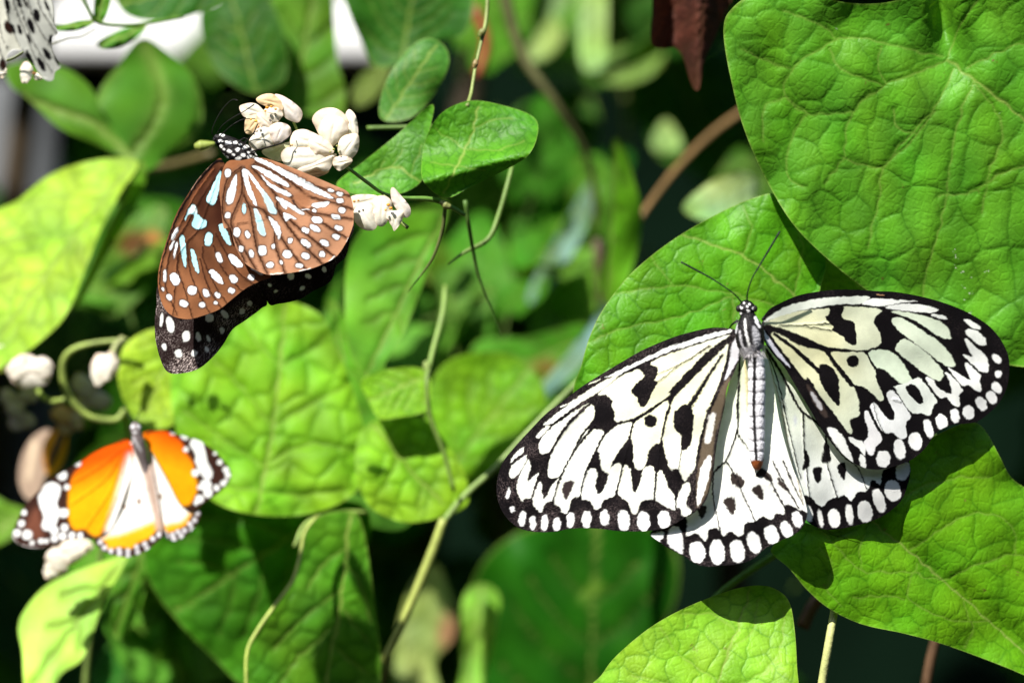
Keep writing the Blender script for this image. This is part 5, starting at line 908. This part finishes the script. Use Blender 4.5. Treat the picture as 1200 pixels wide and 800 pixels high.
leaf(vl, [(526, 238), (490, 240), (450, 250), (425, 268), (408, 300), (404, 350), (408, 400), (420, 432), (436, 442), (455, 420), (475, 385), (495, 335), (512, 290)], plane(0.101, 460, 330, 0.2, 0.2), (0.10, 0.28, 0.02), auto_veins((522, 245), (430, 438), 60, 5), 140, 34, None, 0, 0.0006, seed=167, mat=M_SOFT)
leaf(vl, [(424, 445), (432, 470), (445, 490), (470, 488), (500, 480), (505, 450), (495, 432), (460, 432)], plane(0.089, 465, 460, 0.0, 0.4), (0.22, 0.46, 0.02), auto_veins((500, 440), (430, 470), 30, 4), 100, 24, None, 18, 0.0008, seed=168, mat=M_SOFT)
leaf(vl, [(432, 592), (418, 560), (418, 520), (430, 498), (460, 486), (495, 490), (520, 515), (545, 555), (548, 590), (515, 606), (480, 612), (455, 606)], plane(0.093, 480, 550, 0.1, 0.35), (0.22, 0.46, 0.02), [[(440, 500), (480, 550), (520, 590)], [(470, 535), (450, 570)], [(470, 535), (510, 530)], [(495, 565), (490, 600)]], 150, 40, None, 48, 0.0013, seed=169, mat=M_SOFT)
leaf(vl, [(500, 500), (505, 450), (530, 420), (580, 412), (620, 430), (640, 470), (610, 520), (570, 560), (535, 575), (515, 545)], plane(0.151, 570, 490, 0.0, 0.3), (0.15, 0.36, 0.012), auto_veins((520, 560), (620, 430), 70, 4), 120, 30, None, 30, 0.0008, seed=170, mat=M_SOFT)
stem(vl, 'stem', [(450, 775), (480, 710), (505, 650), (520, 608)], [0.085, 0.083, 0.083], [5.5, 6, 6.4, 5.5], (0.36, 0.42, 0.10), M_STEM)
stem(vl, 'stem', [(519, 612), (545, 580), (580, 548), (620, 505), (680, 445), (740, 400)], [0.083, 0.083, 0.095], [4.5, 4, 3.6, 4], (0.20, 0.30, 0.08), M_STEM)
stem(vl, 'stem', [(455, 770), (440, 830), (400, 960)], [0.085, 0.108, 0.145], [5.5, 6, 7], (0.14, 0.2, 0.05), M_STEM)
drop(vl, 'stem', P(400, 960, 0.145), (-0.12, 0.13, 0.0), 0.0015, (0.10, 0.12, 0.04), M_STEM)
stem(vl, 'petiole', [(430, 600), (400, 600), (360, 612), (345, 640)], [0.095, 0.083], [2.4, 2.4], (0.25, 0.36, 0.08), M_STEM)

# --- background: shrubs behind, in the shade of unseen leaves added above them
def heart_mesh(seed, colr, fold, curl):
    r = random.Random(seed)
    out = []
    for i in range(28):
        a = i / 28 * 2 * math.pi
        rr = 0.42 + 0.10 * math.cos(a) - 0.20 * math.exp(-((a - math.pi) / 0.28) ** 2) + 0.14 * math.exp(-((min(a, 2 * math.pi - a)) / 0.35) ** 2)
        out.append((rr * math.cos(a) * 1.15 + 0.25, rr * math.sin(a) * 0.95 * (1 + 0.06 * r.uniform(-1, 1))))
    X, Y, T, F, o = radial(out, 56, 9, (0.28, 0.0))
    z = -fold * np.abs(Y) + curl * (X - 0.3) ** 2 + 0.02 * Wave(0.35, seed=seed)(X, Y)
    d = np.full(X.shape, 9.0)
    for v in auto_veins((0.0, 0.0), (0.85, 0.0), 0.45, 4): d = np.minimum(d, seg_dist(X, Y, v, False)[0])
    z = z + 0.012 * (1 - np.exp(-d / 0.03))
    C = np.asarray(colr)[None] * (1 + 0.12 * Wave(0.3, seed=seed + 3)(X, Y))[:, None]
    k = np.exp(-(d / 0.018) ** 2)[:, None] * 0.4; C = C * (1 - k) + np.array((0.14, 0.22, 0.05)) * k
    V = np.stack([X, Y, z], -1)
    pv, pf = tube([(0.02, 0, 0), (-0.12, 0.0, -0.03), (-0.30, 0.01, -0.12)], [0.012, 0.012, 0.014], 5, 3)
    n0 = len(V)
    allF = [tuple(map(int, f)) for f in F] + [tuple(int(i) + n0 for i in f) for f in pf]
    C = np.concatenate([C, np.tile(np.array((0.12, 0.2, 0.04)), (len(pv), 1))])
    return new_mesh('leaf', np.concatenate([V, pv]), allF, np.clip(C, 0, 1), M_BACK)
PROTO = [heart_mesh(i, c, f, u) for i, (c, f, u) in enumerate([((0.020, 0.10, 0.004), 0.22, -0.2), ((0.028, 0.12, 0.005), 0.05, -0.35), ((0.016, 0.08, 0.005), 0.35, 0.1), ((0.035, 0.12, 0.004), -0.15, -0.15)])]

from mathutils import Matrix
def orient(normal, spin):
    n = Vector(normal).normalized(); t = n.orthogonal().normalized(); b = n.cross(t)
    x = t * math.cos(spin) + b * math.sin(spin); y = n.cross(x)
    return Matrix((x, y, n)).transposed().to_euler()
FLECKS = []          # (world point, radius): spots kept sunlit by leaving gaps in the added shading leaves
def fleck(px, py, y, r=0.03): FLECKS.append((Vector(tuple(float(v) for v in P(px, py, y))), r))
def open_to_sun(c, size):
    for p, r in FLECKS:
        w = c - p; t = w.dot(SUN_FROM)
        if t > 0.03 and (w - SUN_FROM * t).length < r + size * 0.45: return False
    return True
CLEAR = [(58, 178, -20, 80), (388, 430, 18, 76), (735, 800, 255, 330), (790, 930, 640, 700), (935, 1100, 700, 830), (735, 790, 105, 165), (560, 625, 85, 135), (10, 110, 130, 190), (0, 60, 455, 600), (1100, 1230, 440, 520), (520, 580, 585, 640)]
def in_gap(c, size):
    k = S * (D + c.y) / D; px = 600 + c.x / k; py = 400 - (c.z - ZC) / k; r = size * 0.4 / k
    return any(a - r < px < b + r and t - r < py < u + r for a, b, t, u in CLEAR)
def scatter(parent, n, xr, yr, zf, size, normal, rj, rnd):
    k = 0
    while k < n:
        x = rnd.uniform(*xr); y = rnd.uniform(*yr); z = rnd.uniform(*zf(y)); s_ = rnd.uniform(*size)
        k += 1
        c = Vector((x, y, z))
        if not open_to_sun(c, s_) or in_gap(c, s_): continue
        nv = Vector(normal) + Vector((rnd.uniform(-1, 1), rnd.uniform(-1, 1), rnd.uniform(-1, 1))) * rj
        o = bpy.data.objects.new('leaf', PROTO[rnd.randrange(4)]); COL.objects.link(o); o.parent = parent
        e = orient(nv, rnd.uniform(0, 6.28)); o.rotation_euler = e; o.scale = (s_, s_, s_)
        o.location = c - wloc(parent) - e.to_matrix() @ Vector((0.3 * s_, 0, 0))

# leaves of the back shrub that can be told apart
vs = thing('shrub', 'out of focus dark green shrub between the butterflies with a few sunlit leaves', 'shrub', (0.03, 0.34, 0.0))
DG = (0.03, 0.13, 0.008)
def bleaf(out, dep0, colr, base, tip, w, seed, lit=0, **k):
    dep = lambda X, Y: dep0(X, Y) * 1.35 + 0.02
    leaf(vs, out, dep, colr, auto_veins(base, tip, w, 4), 100, 22, None, 0, 0.0006, seed=seed, mat=M_SOFT, **k)
    if lit:
        c = np.mean(np.asarray(out), 0); fleck(c[0], c[1], float(dep(np.array(c[0]), np.array(c[1]))), lit)
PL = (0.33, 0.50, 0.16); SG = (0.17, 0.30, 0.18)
bleaf([(682, -15), (708, -15), (711, 40), (706, 78), (685, 82), (678, 50)], plane(0.24, 695, 30, 0.1, 0.3), PL, (695, -15), (693, 80), 14, 201, 0.02, label='pale sunlit hanging leaf')
bleaf([(655, 25), (660, 45), (645, 66), (622, 72), (616, 60), (632, 38), (645, 20)], plane(0.26, 640, 45, 0.1, 0.3), PL, (655, 20), (618, 68), 14, 202, 0.02)
bleaf([(600, 30), (605, 0), (640, -20), (670, -15), (660, 15), (630, 35), (612, 48)], plane(0.28, 635, 10, 0.1, 0.3), (0.26, 0.40, 0.16), (670, -15), (605, 42), 20, 203, 0.02)
bleaf([(702, 68), (725, 56), (760, 52), (778, 62), (765, 85), (735, 98), (708, 95)], plane(0.27, 740, 75, 0.1, 0.2), (0.19, 0.34, 0.07), (775, 60), (706, 90), 20, 204, 0.02)
bleaf([(781, 140), (796, 160), (797, 174), (780, 180), (765, 174), (766, 158)], plane(0.24, 780, 160, 0.0, 0.4), (0.34, 0.50, 0.14), (781, 140), (780, 178), 10, 205, 0.02)
bleaf([(800, 245), (830, 215), (865, 200), (890, 212), (880, 240), (840, 260)], plane(0.12, 845, 230, 0.0, 0.4), (0.22, 0.34, 0.12), (890, 205), (805, 250), 20, 206, 0.03)
bleaf([(717, 168), (727, 165), (740, 200), (752, 250), (745, 300), (728, 345), (712, 358), (703, 330), (712, 280), (718, 220)], plane(0.10, 725, 260, 0.6, 0.0), (0.10, 0.30, 0.012), (722, 165), (712, 355), 18, 207, 0.03)
bleaf([(540, 720), (548, 690), (570, 684), (586, 700), (582, 730), (575, 770), (560, 820), (535, 820), (545, 760)], plane(0.135, 560, 750, 0.0, 0.4), (0.16, 0.36, 0.03), (565, 685), (545, 815), 18, 208, 0.04, label='bright sunlit leaf strip low in the shrub')
bleaf([(470, 720), (485, 680), (510, 660), (526, 690), (535, 720), (530, 750), (510, 775), (515, 820), (470, 820), (462, 770)], plane(0.17, 500, 740, 0.1, 0.3), (0.24, 0.32, 0.09), (510, 662), (480, 815), 26, 209, 0.03, blotch=[('ell', (0.36, 0.19, 0.10), (526, 740), 12, 22, 10, 8)], label='yellowing leaf with a brown edge behind the bright stalk')
bleaf([(548, 700), (572, 650), (620, 618), (690, 605), (752, 612), (790, 640), (795, 690), (775, 740), (730, 800), (640, 850), (560, 830), (542, 770)], plane(0.16, 670, 720, 0.0, 0.0), (0.012, 0.085, 0.003), (690, 850), (700, 605), 120, 210, 0, blotch=[('ell', (0.14, 0.26, 0.03), (696, 688), 9, 6, -30, 5), ('ell', (0.12, 0.24, 0.03), (684, 700), 5, 5, 0, 4)], label='large dark leaf below the left wings')  # the two pale ellipses are sun flecks painted on the leaf
bleaf([(600, 260), (640, 225), (690, 215), (680, 280), (655, 340), (620, 350), (600, 310)], plane(0.22, 645, 280, 0.3, 0.5), (0.045, 0.18, 0.01), (690, 215), (610, 345), 40, 211)
bleaf([(628, 330), (665, 300), (705, 290), (700, 340), (680, 400), (640, 425), (622, 390)], plane(0.20, 665, 360, 0.3, 0.7), (0.13, 0.30, 0.03), (705, 290), (630, 420), 40, 212, 0.03)
bleaf([(560, 400), (620, 395), (690, 380), (700, 430), (640, 460), (580, 470), (550, 440)], plane(0.16, 620, 425, 0.1, 0.3), (0.05, 0.19, 0.010), (700, 390), (560, 450), 40, 213, 0.02, blotch=[('ell', (0.16, 0.10, 0.02), (640, 430), 16, 9, 0, 8), ('ell', (0.36, 0.30, 0.04), (608, 465), 12, 8, 0, 6)])
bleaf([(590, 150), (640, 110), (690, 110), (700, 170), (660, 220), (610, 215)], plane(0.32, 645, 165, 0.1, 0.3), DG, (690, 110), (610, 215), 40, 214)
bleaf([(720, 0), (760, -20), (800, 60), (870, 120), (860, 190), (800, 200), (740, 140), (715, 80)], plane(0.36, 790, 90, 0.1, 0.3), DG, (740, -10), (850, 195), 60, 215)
bleaf([(180, 800), (190, 770), (215, 760), (245, 775), (250, 810), (200, 830)], plane(0.30, 215, 795, 0.0, 0.5), (0.16, 0.26, 0.12), (240, 765), (195, 820), 24, 216, 0.04)
bleaf([(-20, 640), (40, 640), (120, 690), (180, 720), (220, 800), (140, 840), (20, 820), (-30, 740)], plane(0.34, 90, 740, 0.0, 0.2), (0.020, 0.085, 0.022), (-20, 650), (200, 820), 90, 217)
bleaf([(-20, 580), (10, 590), (32, 600), (20, 625), (-20, 640)], plane(0.12, 0, 605, 0.0, 0.3), (0.13, 0.30, 0.02), (30, 600), (-20, 630), 20, 218, 0.03)
bleaf([(80, 580), (90, 540), (120, 515), (148, 508), (146, 545), (120, 575), (95, 600)], plane(0.10, 115, 550, 0.0, 0.3), (0.17, 0.35, 0.04), (148, 508), (85, 595), 24, 219, 0.03)
bleaf([(105, 320), (130, 280), (165, 250), (195, 240), (190, 290), (170, 340), (135, 370), (112, 360)], plane(0.15, 150, 300, 0.0, 0.3), (0.08, 0.18, 0.02), (195, 240), (115, 360), 36, 220, 0.03, blotch=[('ell', (0.12, 0.05, 0.012), (158, 285), 20, 14, -10, 8), ('ell', (0.45, 0.16, 0.04), (180, 278), 8, 6, 0, 5)])
bleaf([(412, 110), (425, 85), (452, 72), (455, 95), (435, 120), (418, 125)], plane(0.15, 432, 100, 0.0, 0.3), (0.14, 0.20, 0.05), (452, 75), (416, 122), 16, 221, 0.02)
bleaf([(690, 215), (700, 225), (680, 280), (650, 330), (625, 355), (618, 345), (640, 300), (668, 250)], plane(0.19, 660, 285, 0.4, 0.9), (0.15, 0.25, 0.20), (695, 218), (622, 350), 14, 230)  # grey-blue colour paints sky gleam on a glossy leaf
bleaf([(718, 330), (722, 350), (700, 400), (670, 440), (620, 480), (615, 470), (655, 425), (690, 380)], plane(0.13, 670, 400, 0.4, 0.9), (0.13, 0.24, 0.18), (720, 335), (618, 475), 14, 231)  # second strip of sky gleam, also put into the leaf colour
bleaf([(385, 350), (420, 395), (455, 440), (450, 500), (425, 560), (398, 520), (388, 440)], plane(0.085, 420, 450, 0.1, 0.2), (0.08, 0.24, 0.012), (390, 355), (425, 555), 30, 232)
bleaf([(560, 590), (600, 570), (640, 600), (620, 640), (575, 640), (555, 620)], plane(0.28, 600, 605, 0.1, 0.3), (0.03, 0.1, 0.01), (560, 590), (630, 630), 40, 222)
stem(vs, 'branch', [(750, 255), (775, 220), (800, 190), (840, 152), (900, 110), (960, 60)], [0.19, 0.22, 0.25], [4.5, 5, 5.5, 5.5], (0.20, 0.12, 0.045), M_STEM)
stem(vs, 'branch', [(585, -30), (610, 60), (650, 120), (690, 190), (700, 280)], [0.22, 0.22, 0.24], [10, 8, 6, 4], (0.10, 0.10, 0.035), M_STEM)
stem(vs, 'branch', [(555, 8), (570, 50), (560, 90)], [0.24, 0.24], [9, 8], (0.28, 0.07, 0.03), M_STEM)
stem(vs, 'branch', [(250, 180), (190, 195), (110, 200), (60, 215)], [0.2, 0.25], [6, 5], (0.10, 0.08, 0.03), M_STEM)
stem(vs, 'branch', [(700, 280), (720, 500), (760, 800), (800, 1100)], [0.24, 0.28, 0.33], [8, 10, 12], (0.08, 0.055, 0.03), M_STEM)
drop(vs, 'branch', P(800, 1100, 0.33), (0.03, 0.34, 0.0), 0.004, (0.08, 0.055, 0.03), M_STEM)

hd = thing('hedge', 'dark hedge of shaded leaves filling the background behind everything', 'hedge', (0.1, 0.62, 0.0))
rnd = random.Random(21)
top = lambda y: ZC + 0.08 * (D + y) / D
# unseen leaves added above the picture to shade what lies behind the front leaves
fleck(120, 40, YW - 0.06, 0.12); fleck(405, 55, YW - 0.06, 0.06); fleck(20, 180, 0.88, 0.05)
for c in ((60, 300, 0.12), (40, 380, 0.12), (120, 220, 0.12)): fleck(*c, 0.04)
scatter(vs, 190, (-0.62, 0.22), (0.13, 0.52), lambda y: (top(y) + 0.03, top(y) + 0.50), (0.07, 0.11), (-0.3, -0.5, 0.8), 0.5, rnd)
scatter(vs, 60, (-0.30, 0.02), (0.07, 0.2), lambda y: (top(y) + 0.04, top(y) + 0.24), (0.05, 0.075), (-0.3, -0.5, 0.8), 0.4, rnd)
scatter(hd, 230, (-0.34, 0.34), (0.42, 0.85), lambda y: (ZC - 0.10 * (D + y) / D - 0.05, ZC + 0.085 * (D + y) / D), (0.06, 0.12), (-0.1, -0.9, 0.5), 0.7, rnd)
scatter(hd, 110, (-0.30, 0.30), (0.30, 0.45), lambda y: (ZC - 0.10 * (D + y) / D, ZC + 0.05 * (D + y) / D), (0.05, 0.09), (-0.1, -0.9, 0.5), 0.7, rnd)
for bx in (-0.22, -0.02, 0.12, 0.26):
    V, F = tube([(bx, 0.62, 0.0), (bx + 0.03, 0.60, 0.6), (bx - 0.02, 0.63, 1.2), (bx + 0.05, 0.6, 1.7)], [0.012, 0.010, 0.008, 0.004], 10)
    put('trunk', V, F, np.tile(np.array((0.05, 0.035, 0.02)), (len(V), 1)), M_STEM, hd)

ms = thing('shrub', 'loose blurred shrub of small leaves coloured brighter like sun flecks beside the left wing tips', 'shrub', (0.0, 0.36, 0.0))
PROTO_DARK = PROTO
PROTO = [heart_mesh(20 + i, c, f, u) for i, (c, f, u) in enumerate([((0.030, 0.15, 0.008), 0.2, -0.2), ((0.055, 0.20, 0.010), 0.1, -0.3), ((0.025, 0.12, 0.012), 0.3, 0.1), ((0.09, 0.24, 0.02), -0.1, -0.1)])]  # sunlit look put into brighter leaf colours
def region(n, x0, x1, y0, y1, d0, d1, size):
    for _ in range(n):
        y = rnd.uniform(d0, d1); q = P(rnd.uniform(x0, x1), rnd.uniform(y0, y1), y)
        scatter(ms, 1, (q[0], q[0]), (y, y), lambda _y: (q[2], q[2]), size, (-0.3, -0.7, 0.5), 0.9, rnd)
region(46, 520, 720, 170, 610, 0.26, 0.42, (0.025, 0.05))
region(34, 380, 560, 240, 620, 0.20, 0.30, (0.025, 0.05))
region(22, 150, 300, 600, 800, 0.18, 0.26, (0.025, 0.05))
region(20, 560, 840, 100, 260, 0.26, 0.36, (0.025, 0.045))
region(16, 90, 200, 210, 400, 0.22, 0.34, (0.02, 0.04))
region(14, 560, 860, -10, 130, 0.32, 0.45, (0.03, 0.05))
V, F = tube([(0.0, 0.36, 0.0), (0.02, 0.38, 0.7), (-0.01, 0.36, 1.35)], [0.006, 0.004, 0.002], 8)
put('stem', V, F, np.tile(np.array((0.06, 0.045, 0.025)), (len(V), 1)), M_STEM, ms)

# dead brown leaf hanging at the top
dl = thing('dead_leaf', 'curled dark brown dead leaf hanging left of the largest crinkled leaf', 'dead leaf', tuple(float(v) for v in P(820, -20, 0.07)))
leaf(dl, [(770, -25), (764, 20), (763, 50), (775, 58), (790, 56), (800, 66), (806, 85), (812, 102), (818, 106), (822, 92), (826, 70), (838, 45), (848, 20), (858, -5), (850, -40), (810, -50)], lambda X, Y: plane(0.065, 810, 20, 0.1, -0.1)(X, Y) + 0.006 * np.sin((X - 770) / 11.0), (0.075, 0.022, 0.012), auto_veins((830, -45), (815, 102), 50, 4), 120, 28, (812, 10), 18, 0.0025, seed=230, mat=M_DEAD, pale=(0.10, 0.04, 0.02), name='blade')
stem(dl, 'petiole', [(830, -45), (850, -90), (900, -160)], [0.065, 0.06], [2, 2], (0.06, 0.03, 0.02), M_DEAD)

# --- blurred flowers and buds at the left
vk = thing('flowering_stalk', 'blurred curling stalk with white bud and wilted mauve flowers beside the orange butterfly', 'flower stalk', tuple(float(v) for v in P(90, 800, 0.12)))
ky = 0.098
KS = (0.25, 0.33, 0.07)
stem(vk, 'stem', [(150, 398), (110, 402), (85, 410), (74, 425), (75, 450), (85, 470), (105, 488), (135, 492), (146, 480)], [ky, ky + 0.01], [3, 3.4, 4.5, 5, 5, 4.5, 4.5, 4], KS, M_STEM)
stem(vk, 'stem', [(42, 452), (50, 465), (62, 470), (75, 468)], [ky + 0.01, ky], [3, 4, 3.5], KS, M_STEM)
stem(vk, 'flower_bud', [(145, 397), (136, 405), (131, 418)], [ky - 0.005, ky - 0.008], [6, 5, 4.5], (0.30, 0.33, 0.12), M_STEM)
bud = blossom(vk, 'cream pointed flower bud', (122, 434), ky - 0.012, [(121, 433, 19, 13, 115, 0, 9, dict(tip=0.5)), (127, 430, 16, 8, 110, -0.001, 6)])
blossom(vk, 'overexposed white blossom', (35, 434), ky, [(35, 436, 22, 17, 20, 0, 10), (48, 430, 13, 11, 0, -0.001, 7), (22, 432, 14, 11, 160, -0.001, 6), (0, 420, 14, 14, 0, 0.005, 7)])
MV = dict(colr=(0.42, 0.38, 0.42), edge=(0.30, 0.25, 0.28))
for lab, cx, cy, pts in (('wilted mauve flower under the white blossom', 20, 485, [(10, 465, 9, 9, 0, 0, 6, MV), (34, 462, 10, 9, 30, 0, 6, MV), (18, 480, 10, 9, 60, -0.002, 6, MV), (20, 495, 9, 9, 0, 0, 6, MV), (33, 493, 8, 8, 0, 0.001, 6, MV), (24, 470, 8, 8, 0, 0.002, 5, MV)]),
                         ('wilted mauve flower beside the cream bud', 105, 462, [(98, 452, 14, 11, 40, 0, 7, MV), (112, 466, 15, 9, 25, 0.001, 7, MV), (120, 470, 10, 9, 10, 0.002, 6, MV), (100, 470, 11, 8, 30, 0.002, 6, MV)]),
                         ('brownish wilted flower above the orange butterfly', 85, 490, [(72, 486, 12, 9, 40, 0, 6, dict(colr=(0.55, 0.36, 0.22), edge=(0.5, 0.2, 0.08))), (88, 492, 12, 8, 60, 0.001, 6, dict(colr=(0.45, 0.36, 0.32), edge=(0.4, 0.2, 0.1))), (78, 500, 10, 8, 0, 0.002, 5, dict(colr=(0.5, 0.38, 0.3), edge=(0.4, 0.2, 0.1)))])):
    blossom(vk, lab, (cx, cy), ky + 0.03, pts)
blossom(vk, 'white blossom under the orange left wing', (75, 655), 0.085, [(85, 645, 16, 12, -20, 0, 7), (68, 655, 14, 11, 30, 0, 7), (62, 668, 11, 9, 0, 0.001, 6), (95, 640, 12, 10, 0, 0.002, 6)])
stem(vk, 'stem', [(146, 480), (150, 540), (120, 640), (100, 800), (90, 1000)], [ky + 0.01, 0.13], [3.5, 4, 5], (0.14, 0.2, 0.05), M_STEM)
drop(vk, 'stem', P(90, 1000, 0.13), tuple(float(v) for v in (P(90, 800, 0.12)[0], 0.12, 0.0)), 0.0014, (0.12, 0.14, 0.05), M_STEM)
# buds where the second black-and-white butterfly feeds, and thin twigs before the rail
vt = thing('twig', 'thin green twig with small leaves crossing the white rail', 'twig', tuple(float(v) for v in P(120, -60, 0.08)))
stem(vt, 'stem', [(88, -20), (104, 12), (114, 26), (140, 30), (170, 28), (215, 20)], [0.055, 0.06, 0.08], [2.4, 2.4, 2.2], (0.12, 0.25, 0.03), M_STEM)
stem(vt, 'stem', [(60, 52), (80, 45), (95, 43), (112, 34)], [0.045, 0.055], [1.0, 1.0], (0.12, 0.12, 0.05), M_STEM)
stem(vt, 'stem', [(0, 72), (15, 68), (28, 60)], [0.035, 0.03], [1.2, 1.2], (0.16, 0.2, 0.06), M_STEM)
leaf(vt, [(110, 22), (112, -5), (125, -30), (130, -5), (126, 15), (118, 28)], plane(0.065, 118, 0, 0.2, 0.1), (0.07, 0.21, 0.015), auto_veins((114, 26), (126, -28), 12, 3), 80, 16, None, 0, seed=240, mat=M_SOFT)
leaf(vt, [(112, 24), (95, 24), (78, 28), (64, 30), (66, 36), (85, 37), (102, 32)], plane(0.06, 90, 30, 0.0, 0.4), (0.08, 0.25, 0.02), auto_veins((112, 25), (65, 33), 8, 3), 80, 14, None, 0, seed=241, mat=M_SOFT)
leaf(vt, [(114, 50), (130, 40), (150, 32), (172, 30), (160, 45), (140, 55), (120, 56)], plane(0.09, 140, 42, 0.0, 0.4), (0.06, 0.2, 0.015), auto_veins((172, 30), (116, 54), 12, 3), 80, 14, None, 0, seed=242, mat=M_SOFT)
blossom(vt, 'small pale buds under the hanging grey white wing', (35, 82), 0.035, [(31, 85, 7, 11, 10, 0, 5), (45, 90, 5, 4, 0, 0, 4, CRE), (3, 84, 5, 6, 0, 0, 4, CRE)], [(40, 86, 2.5, (0.3, 0.14, 0.04))])
